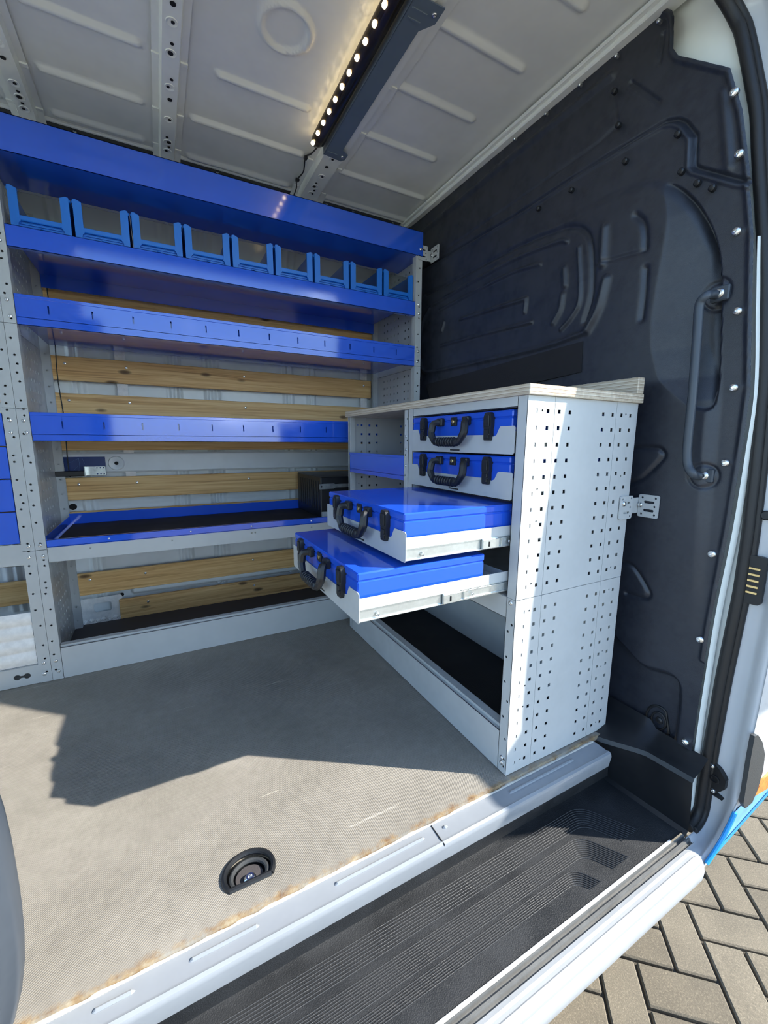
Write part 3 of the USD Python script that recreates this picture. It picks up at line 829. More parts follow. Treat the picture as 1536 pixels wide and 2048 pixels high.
# ---- door seal: rubber bead round the opening
sp = S(contour(1.291, SILLZ + .006, .052, n=10), -.004)
mb = MB().tube(smooth_path(sp[:-12], 3), .0135, 12)
mb.tube(smooth_path(sp[:-12] + V(.006, -.014, 0), 3), .0085, 10)
seal = struct('trim_2', mb, RUBBER, 'black rubber door seal round the sliding door opening', smooth=True)

# ---- step well
XE = 1.172
st = MB()
st.loft([np.array([(x, .665, -.052), (x, .668, -.070), (x, .690, -.165), (x, .700, -.178), (x, .686, -.1805), (x, .484, -.1805), (x, .478, -.178)]) for x in np.linspace(-.9, XE + .03, 5)])
step = struct('trim_3', st, STEPB, 'scratched black plastic entrance step inside the sliding door')
xt = lambda y: np.interp(y, [.47, .59, .68, .72, .80], [1.192, 1.180, 1.118, 1.105, 1.150])
xb = lambda y: np.interp(y, [.47, .72, .80], [1.206, 1.186, 1.19])
ew = MB().loft([np.array([(xb(y) - .012, y, -.181), (xb(y), y, -.172), (.5 * xb(y) + .5 * xt(y) + .004, y, -.105), (xt(y), y, -.016), (xt(y) + .006, y, -.004), (xt(y) + .022, y, .002), (1.235, y, .012 + .016 * (y > .62)), (1.262, y, .030 + .02 * (y > .62))]) for y in np.linspace(.468, .80, 18)])
part('step_end', ew, BLACKP, step)


def rib_band(y_in, n, pitch, xr, turn_r, y_end, xl=-.9):
    mb = MB()
    for k in range(n):
        yk = y_in - k * pitch
        r = max(turn_r - k * pitch * .3, .02)
        x1 = xr - k * pitch
        pts = [(xl, yk, -.1792), (x1 - r, yk, -.1792)]
        a = np.linspace(0, 1.0, 7)[1:]
        pts += [(x1 - r + r * math.sin(t), yk - r + r * math.cos(t), -.1792) for t in a]
        d = V(math.cos(1.0), -math.sin(1.0))
        last = V(*pts[-1][:2])
        s = (last[1] - y_end) / -d[1]
        if s > 0:
            e = last + d * s
            pts.append((e[0], e[1], -.1792))
        mb.tube(pts, .0011, 4, caps=False)
    return mb


part('step_rib', rib_band(.668, 9, .0058, 1.045, .07, .540), STEPB, step, smooth=False, kind='stuff')
part('step_rib', rib_band(.604, 10, .0046, .96, .06, .505), STEPB, step, smooth=False, kind='stuff')
part('step_rib', rib_band(.552, 7, .0042, .865, .05, .500), STEPB, step, smooth=False, kind='stuff')
# white steel threshold between floor and step
mb = MB().loft([np.array([(x, .698, -.010), (x, .692, -.012), (x, .650, -.013), (x, .643, -.010), (x, .637, -.013), (x, .634, -.022), (x, .640, -.058), (x, .668, -.064)]) for x in np.linspace(-.55, 1.098, 4)])
thr = struct('trim_4', mb, THRESH, 'white steel door threshold with long pressed beads along the floor edge')
for x0, x1 in ((.73, .98), (.52, .535), (.25, .47), (-.02, .10), (-.16, -.10)):
    part('pressed_bead', MB().tube([(x0, .671, -.0135), (x0 + .006, .671, -.0115), (x1 - .006, .671, -.0115), (x1, .671, -.0135)], [.001, .004, .004, .001], 8), THRESH, thr)
part('threshold_joint', MB().box(.4995, .5010, .636, .698, -.03, -.0105, 0), HOLE, thr)
# blotchy sealant along the floor edge
pts, rad = [], []
for x in np.arange(-.30, 1.095, .006):
    e = fbm(V(x * 40, 1.3, 2.0)[None], 3)[0] if x < 1.09 else .2
    pts.append((x, .6915 + .003 * (e - .5), -.0105)); rad.append(.0022 + .0045 * max(0, e - .35))
part('sealant', MB().tube(pts, rad, 6), CAULK, thr)

# ---- open sliding door: dark rounded trim at the left jamb
rings = []
for t in np.linspace(-1, 1, 15):
    z = .43 + .25 * t
    r = .085 * math.sqrt(max(1 - abs(t) ** 2.6, 0.0)) + .004
    rings.append(np.array([(-.262 + r * math.cos(a) * 1.1, .505 + .05 * math.sin(a) * (r / .085), z - .0) for a in np.linspace(0, 2 * math.pi, 20, endpoint=False)]))
door = struct('door_1', MB().loft(rings, closed=True, caps=True).box(-.36, -.25, .48, .52, .10, 1.6, .02), ROD, 'dark grey trim of the sliding door jamb at the left edge of the photo')

# ---- lashing ring well in the floor (a piece of the floor)
bx = RING
wl = MB()
pts = [(math.cos(a) * .049, math.sin(a) * .043) for a in np.radians(np.arange(-35, 216, 8))]
pts = np.array(pts + [pts[0]])
wl.tube([(bx[0] + p[0], bx[1] + p[1], .0015) for p in pts], .0055, 8)
wl.ext(affinity.translate(Polygon(pts[:-1]), bx[0], bx[1]), (0, 0, -.016), X, Y, .003)
well = part('lashing_well', wl, BLACKP, floor)
part('lashing_ring', MB().tube([(bx[0] + .036 * math.cos(a), bx[1] - .004 + .031 * math.sin(a), -.003) for a in np.radians(np.arange(-30, 211, 10))], .0048, 8), OUTMOLD, well)
part('lashing_ring_grit', MB().ext(affinity.translate(affinity.scale(Polygon(pts[:-1]), .55, .55), bx[0], bx[1] - .006), (0, 0, -.0125), X, Y, .004), BROWNB, well)
part('lashing_bolt', MB().lathe([(.013, -.012), (.012, .000), (.008, .004), (.005, .004), (.004, 0), (0, 0)], (bx[0], bx[1] - .012, -.002), Z, 12), STEEL, well)

# ================================================================== RACK ALONG THE BACK WALL
YF = 1.83
rack = thing('shelving_rack', 'tall grey steel shelving rack with blue shelf fronts along the far wall', 'shelf', (.38, YF, 0))
rdrill = lambda x0, x1, zs, r=.0032: [Point((x0 + x1) / 2 + dx, z).buffer(r, quad_segs=3) for z in zs for dx in (0,)]


def upright(x0, x1, z1, parent, seed, y=YF, flange=True):
    r = random.Random(seed)
    holes, z = [], .04
    while z < z1 - .03:
        cx = (x0 + x1) / 2 + r.choice((-.004, 0, .004))
        holes.append(Point(cx, z).buffer(.0036, quad_segs=3))
        z += r.choice((.021, .028, .052, .061, .061, .075))
    pl = sbox(x0, 0, x1, z1).difference(unary_union(holes))
    mb = MB()
    segs = [0, .497, .985, 1.254, z1]
    for a, b in zip(segs[:-1], segs[1:]):
        if b > a:
            mb.ext(pl.intersection(sbox(x0, a + .0008, x1, b - .0008)), (0, y + .002, 0), X, Z, .002)
    if flange:
        mb.box(x0, x0 + .0015, y + .002, y + .03, 0, z1, 0)
        mb.box(x1 - .0015, x1, y + .002, y + .03, 0, z1, 0)
        mb.box(x0, x1, y + .030, y + .0315, 0, z1, 0)
    u = part('upright', mb, GREY, parent)
    sm = MB()
    for z in (.032, .075, .475, .515, .905, .945, 1.275, 1.325, 1.50, 1.54):
        if z < z1:
            screw(sm, ((x0 + x1) / 2 + r.uniform(-.004, .004), y, z), -Y, .0062, .004)
    part('screw', sm, STEEL, u, kind='stuff')
    return u


upright(-.4095, -.3775, 1.86, rack, 1)
upright(1.150, 1.184, 1.80, rack, 2)
for x0, x1 in ((-.408, -.377), (1.152, 1.182)):
    holes = [Point((x0 + x1) / 2, z).buffer(.0038, quad_segs=3) for z in np.arange(.05, 1.85, .066)]
    part('rear_upright', MB().ext(sbox(x0, 0, x1, 1.86).difference(unary_union(holes)), (0, 2.292, 0), X, Z, .002).box(x0, x1, 2.305, 2.307, 0, 1.86, 0), GREY, rack)


def perf(a0, a1, z0, z1, cols, zrows, s=.0095):
    hs = [sq(a, z, s) for a in cols for z in zrows if a0 + .008 < a < a1 - .008 and z0 + .012 < z < z1 - .012]
    return sbox(a0, z0, a1, z1).difference(unary_union(hs))


cols = [1.868, 1.905, 1.943, 1.98, 2.05, 2.09, 2.13, 2.17, 2.21]
for xs in (-.410, 1.182):
    mb = MB()
    for z0, z1 in ((0, .496), (.4975, .984), (.9855, 1.253), (1.2545, 1.60), (1.6015, 1.86)):
        mb.ext(perf(YF + .004, 2.298, z0, z1, cols, np.arange(.03, 1.9, .0385)), (xs, 0, 0), Y, Z, .0015)
    part('side_panel', mb, GREY, rack)


def slots(x0, x1, z, first, pitch, h=.025):
    return [sbox(x - .0024, z - h / 2, x + .0024, z + h / 2) for x in np.arange(first, x1 - .03, pitch)]


XL, XR = -.376, 1.150
# top fascia shelf
mb = MB().box(-.4095, 1.184, YF - .006, YF - .0045, 1.757, 1.863, 0).box(-.4095, 1.184, YF - .006, 2.06, 1.757, 1.7585, 0).box(-.4095, 1.184, YF - .006, YF + .02, 1.861, 1.863, 0)
mb.box(1.1825, 1.184, YF - .006, 2.06, 1.757, 1.863, 0)
part('shelf', mb, BLUE, rack, smooth=False)
# bin shelf: lip folded down
mb = MB().box(XL, XR, YF + .003, YF + .0045, 1.488, 1.553, 0).box(XL, XR, YF + .003, 2.285, 1.5515, 1.553, 0).box(XL, XR, YF + .003, YF + .022, 1.488, 1.4895, 0).box(XL, XR, 2.283, 2.2845, 1.500, 1.553, 0)
sh = part('shelf', mb, BLUE, rack, smooth=False)
mb = MB()
for k in range(10):
    xs = -.28 + .155 * k
    mb.box(xs - .003, xs + .003, 1.98, 2.03, 1.5495, 1.5512, 0)
part('shelf_slot', mb, HOLE, sh, kind='stuff')


def shelf(zl, zh, zs, first, depth=2.285):
    mb = MB()
    pl = sbox(XL, zl, XR, zh).difference(unary_union(slots(XL, XR, (zl + zh) / 2 + .008, first, .1215)))
    mb.ext(pl, (0, YF + .004, 0), X, Z, .0015)
    mb.box(XL, XR, YF + .001, YF + .0055, zh - .010, zh + .001, .001)
    mb.box(XL, XR, YF + .0025, depth, zs, zs + .0015, 0)
    mb.box(XL, XR, YF + .016, YF + .0175, zs, zh - .006, 0)
    mb.box(XL, XR, YF + .0025, YF + .0175, zh - .0075, zh - .006, 0)
    mb.box(XL, XR, YF + .0025, YF + .02, zl, zl + .0015, 0)
    mb.box(XL, XR, depth - .0015, depth, zs, zh - .02, 0)
    return part('shelf', mb, BLUE, rack, smooth=False)


shelf(1.253, 1.347, 1.276, -.290)
shelf(.877, .973, .899, -.290)
# deep tray on a grey cross beam
mb = MB().box(XL, XR, YF + .001, YF + .0025, .503, .531, 0).box(XL, XR, YF + .001, YF + .012, .5295, .531, 0).box(XL, XR, YF + .001, 2.285, .5045, .506, 0)
mb.box(XL, XR, 2.2835, 2.285, .505, .556, 0).box(XL, XL + .0015, YF + .002, 2.285, .505, .545, 0)
tr = part('tray', mb, BLUE, rack, smooth=False)
part('tray_mat', MB().box(XL + .012, XR - .01, YF + .016, 2.27, .506, .511, .001), MATB, tr)
sm = MB()
for xs in (-.19, .09, .33, .60):
    screw(sm, (xs, YF + .001, .517), -Y, .004, .003)
part('screw', sm, STEEL, tr, kind='stuff')
pl = sbox(XL, .450, XR, .5025).difference(unary_union([Point(x, .487).buffer(.0035, quad_segs=3) for x in (-.25, .02, .33, .345, .60)]))
part('cross_beam', MB().ext(pl, (0, YF + .0025, 0), X, Z, .0015).box(XL, XR, YF + .001, YF + .04, .449, .4505, 0), GREY, rack, smooth=False)
# base rail with folded top channel
mb = MB().box(XL, XR, YF - .0, YF + .0015, 0.001, .122, 0).box(XL, XR, YF, YF + .010, .1205, .122, 0).box(XL, XR, YF + .009, YF + .0105, .121, .130, 0).box(XL, XR, YF + .009, YF + .03, .1288, .1303, 0).box(XL, XR, YF + .029, YF + .0305, .02, .130, 0)
part('base_rail', mb, GREY, rack, smooth=False)
part('base_board', MB().box(XL - .03, 1.18, YF + .032, 2.325, .0015, .010, .001), BROWNB, rack)
# bracket from the left side panel to the wall: zinc plate and black arm
pl = rr(-.300, .722, -.226, .762, .004).difference(unary_union([Point(-.285 + .013 * a, .728 + .028 * b).buffer(.0032, quad_segs=3) for a in range(2, 5) for b in range(2)]))
wb = part('wall_bracket', MB().ext(pl, (0, 2.334, 0), X, Z, .003).box(-.303, -.299, 2.28, 2.334, .718, .766, .001), ZINC, rack)
part('bracket_arm', MB().box(-.408, -.300, 2.286, 2.300, .722, .746, .003), BLACKP, wb)


# brackets to the bulkhead
def bracket(parent, xa, xb_, ya, ym, zc, yb0, yb1, hh=.033):
    hol = [Point(xa + .010, zc + .024).buffer(.003), Point(xb_ - .008, zc + .026).buffer(.003), Point(xb_ - .008, zc - .026).buffer(.003), Point(xb_ - .010, zc).buffer(.003),
           rr(xa + .018, zc + .010, xb_ - .012, zc + .016, .0028), rr(xa + .018, zc - .018, xb_ - .012, zc - .012, .0028)]
    mb = MB().ext(rr(xa, zc - hh, xb_, zc + hh, .005).difference(unary_union(hol)), (0, ya, 0), X, Z, .003)
    mb.box(xb_ - .004, 1.242, ym, ym + .003, zc - hh * .72, zc + hh * .68, .0008)
    mb.box(xb_ - .006, xb_ - .003, min(ya, ym) - .002, max(ya, ym) + .003, zc - hh * .72, zc + hh * .68, .0008)
    w2 = yb1 - yb0
    hol = [Point(yb0 + w2 * .18, zc + .024).buffer(.0032), Point(yb0 + w2 * .82, zc + .024).buffer(.0032), Point(yb0 + w2 * .18, zc - .024).buffer(.0032), Point(yb0 + w2 * .82, zc - .024).buffer(.0032), Point(yb0 + w2 * .2, zc).buffer(.003),
           rr(yb0 + w2 * .22, zc + .008, yb0 + w2 * .74, zc + .0155, .0033), rr(yb0 + w2 * .22, zc - .0165, yb0 + w2 * .74, zc - .009, .0033)]
    mb.ext(rr(yb0, zc - hh, yb1, zc + hh, .005).difference(unary_union(hol)), (1.240, 0, 0), Y, Z, .003)
    b = part('bulkhead_bracket', mb, GREY, parent)
    sm = MB()
    screw(sm, (xa + .014, ya - .003, zc + .012), -Y, .008, .006)
    screw(sm, (1.240, yb1 - w2 * .12, zc + .002), -X, .008, .006)
    part('bracket_bolt', sm, STEEL, b, kind='stuff')
    return b


bracket(rack, 1.158, 1.212, YF - .001, YF + .012, 1.775, 1.775, 1.842)

# ---- left rack with drawers (partly in view)
lrack = thing('drawer_rack', 'grey steel rack with blue drawers at the left edge of the photo', 'drawer unit', (-.75, YF, 0))
upright(-.446, -.4105, 1.75, lrack, 5)
upright(-1.10, -1.065, 1.75, lrack, 6)
for z0, z1 in ((.861, .967), (.752, .857), (.640, .748), (.526, .636)):
    d = part('drawer', MB().box(-1.062, -.449, YF + .002, YF + .022, z0, z1, .0015).box(-1.05, -.46, YF + .022, 2.2, z0 + .01, z0 + .085, .001), BLUE, lrack)
    part('drawer_handle', MB().box(-.86, -.66, YF - .006, YF + .003, z1 - .022, z1 - .012, .002), GREY, d)
part('cross_beam', MB().box(-1.065, -.446, YF + .001, YF + .0025, .969, 1.002, 0).box(-1.065, -.446, YF + .001, YF + .035, 1.0005, 1.002, 0), GREY, lrack)
part('cross_beam', MB().box(-1.065, -.446, YF + .001, YF + .0025, .447, .523, 0).box(-1.065, -.446, YF + .001, YF + .035, .447, .4485, 0), GREY, lrack)
kh = []
for xc in (-.495, -.60, -.70):
    kh += [Point(xc - .014, .038).buffer(.010), Point(xc + .014, .038).buffer(.010), sbox(xc - .014, .034, xc + .014, .042)]
part('base_rail', MB().ext(sbox(-1.065, .002, -.446, .072).difference(unary_union(kh)), (0, YF + .0025, 0), X, Z, .0015).box(-1.065, -.446, YF + .002, YF + .06, .0705, .072, 0), GREY, lrack, smooth=False)
zs = np.linspace(.074, .272, 60)
ribp = [np.array([(x, YF + .010 - .008 * abs(math.sin((z - .074) * math.pi / .05)), z) for z in zs]) for x in (-1.06, -.448)]
part('ribbed_front', MB().loft(ribp), STRAP, lrack, smooth=True)
part('side_panel', MB().ext(perf(YF + .004, 2.29, 0.0, 1.86, cols, np.arange(.03, 1.9, .0385)), (-.418, 0, 0), Y, Z, -.0015), GREY, lrack)
part('shelf', MB().box(-1.065, -.447, YF + .002, YF + .0035, 1.253, 1.347, 0).box(-1.065, -.447, YF + .002, 2.28, 1.27, 1.2715, 0), BLUE, lrack)

# ---- black converter box on the tray, with a silver bar in front
bxo = thing('black_box', 'black metal box with a silver bar standing on the blue tray behind the cabinet', 'box', (.86, 2.08, .511))
bb = part('housing', MB().box(.672, 1.06, 1.895, 2.275, .5115, .712, .004), BLACKP, bxo)
mb = MB()
for k in range(9):
    mb.box(.6695, .672, 1.93 + .035 * k, 1.945 + .035 * k, .55, .69, .0008)
part('fin', mb, BLACKP, bb, kind='stuff')
pl = Polygon([(.664, .655), (.664, .680), (.735, .681), (.745, .677), (.86, .677), (.86, .660), (.745, .660), (.735, .655)]).difference(Point(.674, .6675).buffer(.0048))
part('silver_bar', MB().ext(pl, (0, 1.892, 0), X, Z, .004), ZINC, bxo)
part('foot_bracket', MB().box(.672, .74, 1.872, 1.893, .5115, .545, .002), GREY, bxo)

# ---- storage bins
def make_bin(base, label):
    t = thing('storage_bin', label, 'bin', base, group='storage bins on the upper shelf')
    wd, ht, dp = .158, .119, .30
    mb = MB()
    hw = wd / 2
    # side walls that taper, floor, back
    for s in (-1, 1):
        pl = Polygon([(0, .004), (dp, .004), (dp, ht), (.0, ht), (.0, .004)])
        mb.ext(pl, (s * (hw - .006) - .0015, 0, 0), Y, Z, .003)
        mb.box(s * (hw - .0) - .004, s * (hw - .0) + .004, .004, dp, ht - .010, ht, .002)
    mb.box(-hw + .004, hw - .004, .006, dp, .016, .019, 0)
    mb.box(-hw + .004, hw - .004, dp - .003, dp, .004, ht, 0)
    # front frame: posts with feet, lower cross bar, recessed skirt
    for s in (-1, 1):
        pl = Polygon([(s * hw, .0), (s * hw, ht + .001), (s * (hw - .008), ht + .003), (s * (hw - .024), ht - .004), (s * (hw - .024), .034), (s * (hw - .026), .022), (s * (hw - .020), .016), (s * (hw - .018), .0)])
        if s < 0:
            pl = Polygon(list(pl.exterior.coords)[::-1])
        mb.ext(pl, (0, .012, 0), X, Z, .014)
    mb.box(-hw + .018, hw - .018, 0.000, .010, .024, .040, .002)
    mb.box(-hw + .016, hw - .016, .010, .014, .004, .026, .001)
    mb.box(-.006, .006, .006, .011, .010, .014, .001)
    part('body', mb, BINBLUE, t, world=False, smooth=False)
    wn = MB().box(-hw + .023, hw - .023, .004, .0065, .038, ht - .010, .0006)
    part('front_window', wn, CLEAR, t, world=False, label='clear plastic window')
    return t


BINX = [-.283 + .16850 * k for k in range(9)]
ords = ['leftmost', 'second from the left', 'third from the left', 'fourth from the left', 'middle', 'fourth from the right', 'third from the right', 'second from the right', 'rightmost']
blabel = lambda k: f'blue clear-fronted bin, {ords[k]} of the nine'
bin0 = make_bin((BINX[0], 1.850, 1.5532), blabel(0))
for k in range(1, 9):
    copy_of(bin0, (BINX[k], 1.850, 1.5532), blabel(k))

# ---- loose cables
cb = thing('black_cable', 'thin black cable running down across the wooden slats at the left', 'cable', (-.365, 2.327, .8))
part('cable', MB().tube([(-.362 - .003 * math.sin(k * .9), 2.328, 1.60 - .052 * k) for k in range(18)], .0022, 6), RUBBER, cb)
cb2 = thing('cable_bundle', 'dark bundle of cables hanging at the right end of the wooden slats', 'cable', (1.19, 2.33, .8))
for k in range(5):
    part('cable', MB().tube([(1.185 + .016 * k + .004 * math.sin(j + k), 2.325 + .004 * (k % 2), 1.9 - .14 * j) for j in range(13)], .006, 8), RUBBER, cb2)

# ================================================================== CABINET ALONG THE BULKHEAD
XC, XK, Y0, Y1 = .752, 1.172, .707, 1.745
cab = thing('workbench_cabinet', 'grey perforated steel cabinet with plywood top and case drawers in front of the bulkhead', 'cabinet', (.96, 1.226, 0))
hx = [.780, .819, .858, .896, 1.025, 1.064, 1.102, 1.141]
zu = [.954 - .0391 * k for k in range(12)]
zl = [.458 - .0389 * k for k in range(12)]
extra_u = [(.800, .955), (1.121, .957), (.800, .77), (1.125, .79), (.803, .69), (.80, .53), (1.12, .528)]
extra_l = [(.80, .459), (1.122, .461), (.803, .25), (1.12, .27), (.80, .19), (1.12, .22), (.803, .032), (1.121, .034)]


def end_panel(y, t, z0, z1, rows, extra):
    mb = MB()
    hs = unary_union([sq(x, z, .0092) for x in hx for z in rows] + [Point(*e).buffer(.0026, quad_segs=2) for e in extra])
    for a, b in ((XC, .8414), (.8426, 1.0784), (1.0796, XK)):
        mb.ext(sbox(a, z0, b, z1).difference(hs), (0, y, 0), X, Z, t)
    return mb


for y, t in ((Y0, -.0015), (Y1 - .0015, -.0015)):
    for z0, z1, rows, ex in ((.494, .988, zu, extra_u), (.002, .4925, zl, extra_l)):
        part('end_panel', end_panel(y, t, z0, z1, rows, ex), GREY, cab, smooth=False)
# dark liner sheet inside the ends, so the holes look into the carcass
part('back_panel', MB().box(XK - .0015, XK, Y0 + .002, Y1 - .002, .002, .988, 0), GREY, cab)
# front posts: right, partition, left
def post(y0, y1, z0, z1, seed, holes=True):
    r = random.Random(seed)
    hs = []
    z = z0 + .02
    while holes and z < z1 - .02:
        hs.append(Point((y0 + y1) / 2 + r.choice((-.006, .006)), z).buffer(.0036, quad_segs=3))
        z += r.choice((.022, .05, .06, .07))
    pl = sbox(y0, z0, y1, z1)
    if hs:
        pl = pl.difference(unary_union(hs))
    mb = MB().ext(pl, (XC, 0, 0), Y, Z, .0015).box(XC, XC + .03, y0, y0 + .0015, z0, z1, 0).box(XC, XC + .03, y1 - .0015, y1, z0, z1, 0)
    return part('post', mb, GREY, cab, smooth=False)


pr = post(Y0 + .0005, .7385, .494, .988, 1, False)
pr2 = post(Y0 + .0005, .7385, .002, .4925, 2)
post(1.228, 1.256, .494, .988, 3)
post(1.199, 1.2275, .494, .988, 4, False)
post(1.733, Y1 - .002, .494, .988, 5, False)
post(1.715, Y1 - .002, .002, .4925, 5, False)
sm = MB()
for z in (.03, .045, .482):
    screw(sm, (XC, .724, z), -X, .0065, .004)
part('screw', sm, STEEL, pr2, kind='stuff')
sm = MB()
for z in (.90, .855, .80, .71):
    screw(sm, (XC, 1.242, z), -X, .0045, .0035)
part('partition_screw', sm, STEEL, cab, kind='stuff')
part('header', MB().box(XC, XC + .0015, .7385, 1.1985, .9635, .988, 0).box(XC, XC + .03, .7385, 1.1985, .9635, .965, 0), GREY, cab)
part('partition', MB().box(XC + .03, XK - .002, 1.2275, 1.229, .494, .988, 0), GREY, cab)
part('deck', MB().box(XC + .002, XK - .002, Y0 + .003, Y1 - .003, .484, .4935, 0), GREY, cab)
part('cross_beam', MB().box(XC, XC + .0015, .7385, 1.715, .437, .4925, 0).box(XC, XC + .03, .7385, 1.715, .437, .4385, 0), GREY, cab)
# blue shelf in the open bay
mb = MB().box(XC + .002, XC + .0035, 1.258, 1.731, .747, .833, 0).box(XC - .0005, XC + .003, 1.258, 1.731, .824, .834, .001).box(XC + .002, XK - .004, 1.258, 1.731, .762, .7635, 0)
part('shelf', mb, BLUE, cab)
# base rail with channel, black base board
mb = MB().box(XC, XC + .0015, .7385, 1.7145, .002, .117, 0).box(XC, XC + .012, .7385, 1.7145, .1155, .117, 0).box(XC + .011, XC + .0125, .7385, 1.7145, .1155, .127, 0).box(XC + .011, XC + .034, .7385, 1.7145, .1258, .1273, 0).box(XC + .033, XC + .0345, .7385, 1.7145, .015, .127, 0)
part('base_rail', mb, GREY, cab, smooth=False)
pl = sbox(XC + .036, .0, XK - .03, .045).difference(unary_union([rr(XC + .07 + .06 * k, .018, XC + .10 + .06 * k, .026, .003) for k in range(5)]))
part('base_board', MB().box(XC + .036, XK - .003, Y0 + .004, Y1 - .004, .002, .012, .001), MATB, cab)
part('rear_channel', MB().ext(pl, (0, Y1 - .012, .014), X, Z, .0015), GREY, cab)
# plywood worktop and upstand
part('worktop', MB().box(XC - .008, XK + .006, Y0 - .010, Y1 + .012, .9885, 1.0125, .0015), PLY, cab, smooth=False)
part('upstand', MB().box(XK - .022, XK + .006, Y0 - .008, Y1 + .010, 1.0127, 1.056, .002), PLY, cab, smooth=False)
bracket(cab, 1.128, 1.185, Y0 - .002, Y0 + .012, .7, .660, .718)

# ---- pull-out trays of the cabinet and the cases lying in them
ROWS = [(.852, 0.0), (.740, 0.0), (.622, -.300), (.504, -.411)]
TY0, TY1 = .7415, 1.2165
TW = TY1 - TY0
for k, (zb, dx) in enumerate(ROWS):
    xf = XC + dx - .001
    # front plate in the y-z plane, with stepped cut-out for the latches
    yl, yr = TY0, TY1
    pl = Polygon([(yl + .004, zb), (yr - .004, zb), (yr, zb + .004), (yr, zb + .064), (yr - .004, zb + .068), (yr - .050, zb + .068), (yr - .056, zb + .058), (yr - .062, zb + .047), (yr - .072, zb + .043),
                  (yr - .10, zb + .0475), (yl + .10, zb + .0475), (yl + .072, zb + .043), (yl + .062, zb + .047), (yl + .056, zb + .058), (yl + .050, zb + .068), (yl + .004, zb + .068), (yl, zb + .064), (yl, zb + .004)])
    dr = part('drawer', MB().box(xf + .0015, xf + .420, yl + .006, yr - .006, zb + .0305, zb + .032, 0), GREY, cab)
    part('drawer_front', MB().ext(pl, (xf, 0, 0), Y, Z, .0018), GREY, dr, smooth=False)
    part('label_slot', MB().box(xf - .0006, xf + .001, .948, .992, zb + .005, zb + .0085, 0), HOLE, dr)
    part('drawer_rim', MB().box(xf + .002, xf + .420, yl + .0035, yl + .005, zb + .031, zb + .055, 0).box(xf + .002, xf + .420, yr - .005, yr - .0035, zb + .031, zb + .055, 0).box(xf + .4185, xf + .42, yl + .004, yr - .004, zb + .031, zb + .05, 0), GREY, dr)
    for s, ye in ((1, yl + .003), (-1, yr - .003)):
        o = ye
        sl = MB()
        sl.box(xf + .002, xf + .42, o + s * .003, o + s * .0045, zb + .003, zb + .031, 0)
        sl.box(xf + .002, xf + .42, o - s * .0005, o + s * .004, zb + .003, zb + .0055, .0005)
        sl.box(xf + .002, xf + .42, o - s * .0005, o + s * .004, zb + .0285, zb + .031, .0005)
        part('slide_rail', sl, ZINC, dr, smooth=False)
    if dx < 0:
        for s, ye in ((1, yl + .002), (-1, yr - .002)):
            st_ = MB()
            xm = xf + .214
            st_.box(xm + .008, XC + .14, ye - s * .002, ye + s * .003, zb + .006, zb + .008, .0005)
            st_.box(xm + .008, XC + .14, ye - s * .002, ye + s * .003, zb + .026, zb + .028, .0005)
            st_.box(xm + .008, XC + .14, ye + s * .001, ye + s * .003, zb + .006, zb + .028, .0005)
            st_.box(xm, xm + .052, ye - s * .005, ye + s * .002, zb + .005, zb + .029, .0015)
            st_.box(xm + .060, xm + .064, ye - s * .004, ye + s * .002, zb + .006, zb + .028, .0008)
            ms = part('slide_member', st_, ZINC, dr, smooth=False)
        sm = MB().box(xf + .214 + .018, xf + .214 + .022, yl - .0042, yl - .003, zb + .011, zb + .023, .0005)
        part('slide_slot', sm, HOLE, ms)
        sm = MB()
        screw(sm, (xf + .045, yl + .0035, zb + .014), -Y, .005, .004)
        screw(sm, (xf + .30, yl - .001, zb + .017), -Y, .004, .003)
        part('slide_screw', sm, STEEL, ms, kind='stuff')


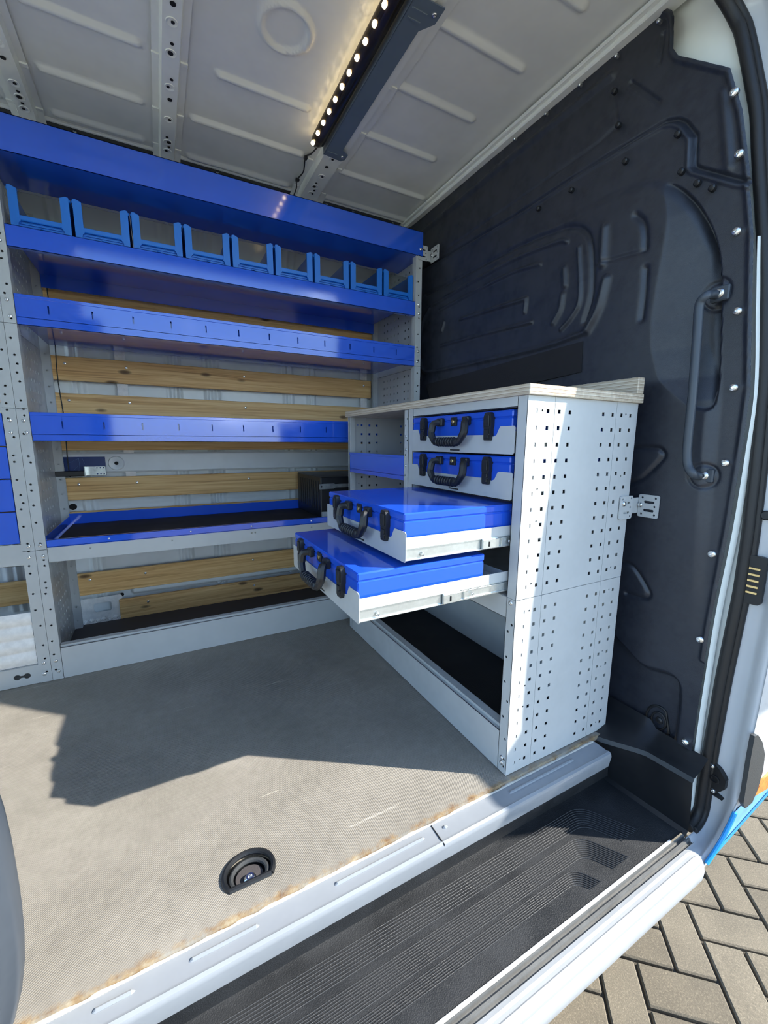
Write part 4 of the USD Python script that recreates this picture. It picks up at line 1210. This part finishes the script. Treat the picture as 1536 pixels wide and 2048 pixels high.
def make_case(base, label):
    """case local frame: x to the back, y across, z up, origin under the middle of its front"""
    t = thing('tool_case', label, 'case', base, group='blue tool cases in the cabinet drawers')
    D, W, H = .344, .452, .0745
    hw = W / 2
    seam = H - .0175
    body = MB().box(.0006, D - .001, -hw + .0008, hw - .0008, .0, seam - .0012, .0025)
    part('body', body, CASEBLUE, t, world=False)
    lid = part('lid', MB().box(0, D, -hw, hw, seam, H, .003).box(.003, D - .003, -hw + .003, hw - .003, seam - .003, seam + .001, 0), CASEBLUE, t, world=False)
    for s in (-1, 1):
        yc = s * .1495
        pl = Polygon([(-.010, 0), (-.0125, .006), (-.0125, .030), (-.0145, .036), (-.0145, .058), (-.011, .068), (-.006, .071), (.006, .071), (.011, .068), (.0145, .058), (.0145, .036), (.0125, .030), (.0125, .006), (.010, 0)])
        mb = MB().ext(affinity.translate(pl, yc, 0), (-.011, 0, .0005), Y, Z, .013)
        mb.box(-.0145, -.010, yc - .009, yc + .009, .036, .064, .003)
        mb.box(-.0135, -.010, yc - .008, yc + .008, .006, .028, .002)
        mb.box(-.0150, -.0105, yc - .013, yc - .006, .014, .018, .001)
        part('latch', mb, BLACKP, t, world=False)
    # carrying handle hanging down: two lugs and a grip
    half = [(-.004, .058, .052), (-.014, .066, .053), (-.022, .074, .048), (-.025, .0765, .030), (-.027, .0755, .020), (-.028, .062, .002), (-.028, .056, -.002), (-.028, .040, -.003)]
    pts = half + [(-.028, .015, -.003), (-.028, -.015, -.003)] + [(a, -b, c) for a, b, c in half[::-1]]
    pth = smooth_path(pts, 3)
    tt = np.abs(pth[:, 1])
    rd = .0092 + .0028 * (tt < .052) + .0012 * (tt > .070)
    hb = MB().tube(pth, rd, 8)
    for s in (-1, 1):
        hb.box(-.013, .002, s * .060 - .014, s * .060 + .014, .042, .066, .004)
    hd = part('handle', hb, BLACKP, t, world=False)
    gr = MB()
    for k in range(7):
        yk = -.036 + .012 * k
        gr.lathe([(.0120, -.0025), (.0136, -.0015), (.0136, .0015), (.0120, .0025)], (-.028, yk, -.003), Y, 12)
    part('grip_rib', gr, BLACKP, hd, world=False, kind='stuff')
    lk = part('lock', MB().box(-.004, .002, -.013, .013, .042, .066, .003), BLACKP, t, world=False)
    part('key_cylinder', MB().lathe([(.0058, 0), (.0058, .0025), (.0045, .003), (0, .003)], (-.004, 0, .054), -X, 12), BRASS, lk, world=False)
    return t


clabels = ['closed blue tool case with black handle, topmost of the four in the cabinet',
           'closed blue tool case with black handle, directly under the topmost case',
           'blue tool case on the upper of the two pulled-out drawers',
           'blue tool case on the lowest drawer, pulled out furthest']
cb_ = lambda k: (XC + ROWS[k][1] + .0012, (TY0 + TY1) / 2, ROWS[k][0] + .0325)
case0 = make_case(cb_(0), clabels[0])
for k in (1, 2, 3):
    copy_of(case0, cb_(k), clabels[k])

# ================================================================== ROOF LAMP
lamp = thing('ceiling_lamp', 'glowing LED strip lamp in a dark housing along the roof bow', 'lamp', (.62, 1.35, 2.0))
ys = np.linspace(.98, 1.735, 26)
rings = []
for y in ys:
    e = 1.0 if y < 1.72 else .4
    rings.append(np.array([(.622 + .026 * e * math.cos(a), y, 2.012 - .022 * e * math.sin(a)) for a in np.linspace(-.2, math.pi + .2, 14)]))
part('housing', MB().loft(rings), LAMPB, lamp, smooth=50)
for k in range(13):
    y = 1.705 - .0575 * k
    part('led', MB().tube([(.601, y - .0085, 2.0005), (.6012, y - .005, 1.9985), (.6012, y + .005, 1.9985), (.601, y + .0085, 2.0005)], [.003, .0068, .0068, .003], 10), LED, lamp)
bkt = thing('lamp_bracket', 'slate grey folded steel rail screwed to the roof bow beside the lamp', 'bracket', (.69, 1.4, 1.985))
pl = Polygon([(.652, 1.058), (.738, 1.053), (.738, 1.100), (.709, 1.137), (.709, 1.672), (.738, 1.690), (.738, 1.720), (.726, 1.735), (.652, 1.728)])
part('rail', MB().ext(pl, (0, 0, 1.986), X, Y, .003).box(.651, .654, 1.055, 1.73, 1.986, 2.022, .001).box(.66, .705, 1.085, 1.090, 1.983, 1.9865, .001).box(.66, .70, 1.112, 1.117, 1.983, 1.9865, .001).box(.66, .70, 1.70, 1.704, 1.983, 1.9865, .001), SLATE, bkt)
sm = MB()
screw(sm, (.722, 1.079, 1.986), -Z, .007, .004)
screw(sm, (.722, 1.706, 1.986), -Z, .006, .004)
part('screw', sm, STEEL, bkt, kind='stuff')
wr = thing('lamp_wire', 'thin black wire from the end of the roof lamp to the side rail', 'wire', (.62, 1.9, 1.99))
part('wire', MB().tube(smooth_path([(.628, 1.73, 2.005), (.622, 1.79, 2.012), (.612, 1.83, 2.018), (.625, 1.90, 2.005), (.618, 1.97, 2.006), (.630, 2.02, 2.0), (.632, 2.09, 1.99)], 6), .0028, 6), RUBBER, wr)
part('wire_clip', MB().box(.606, .620, 1.822, 1.838, 2.010, 2.022, .003), BLACKP, wr)
part('wire_clip', MB().box(.612, .628, 1.962, 1.978, 2.0, 2.012, .003), BLACKP, wr)
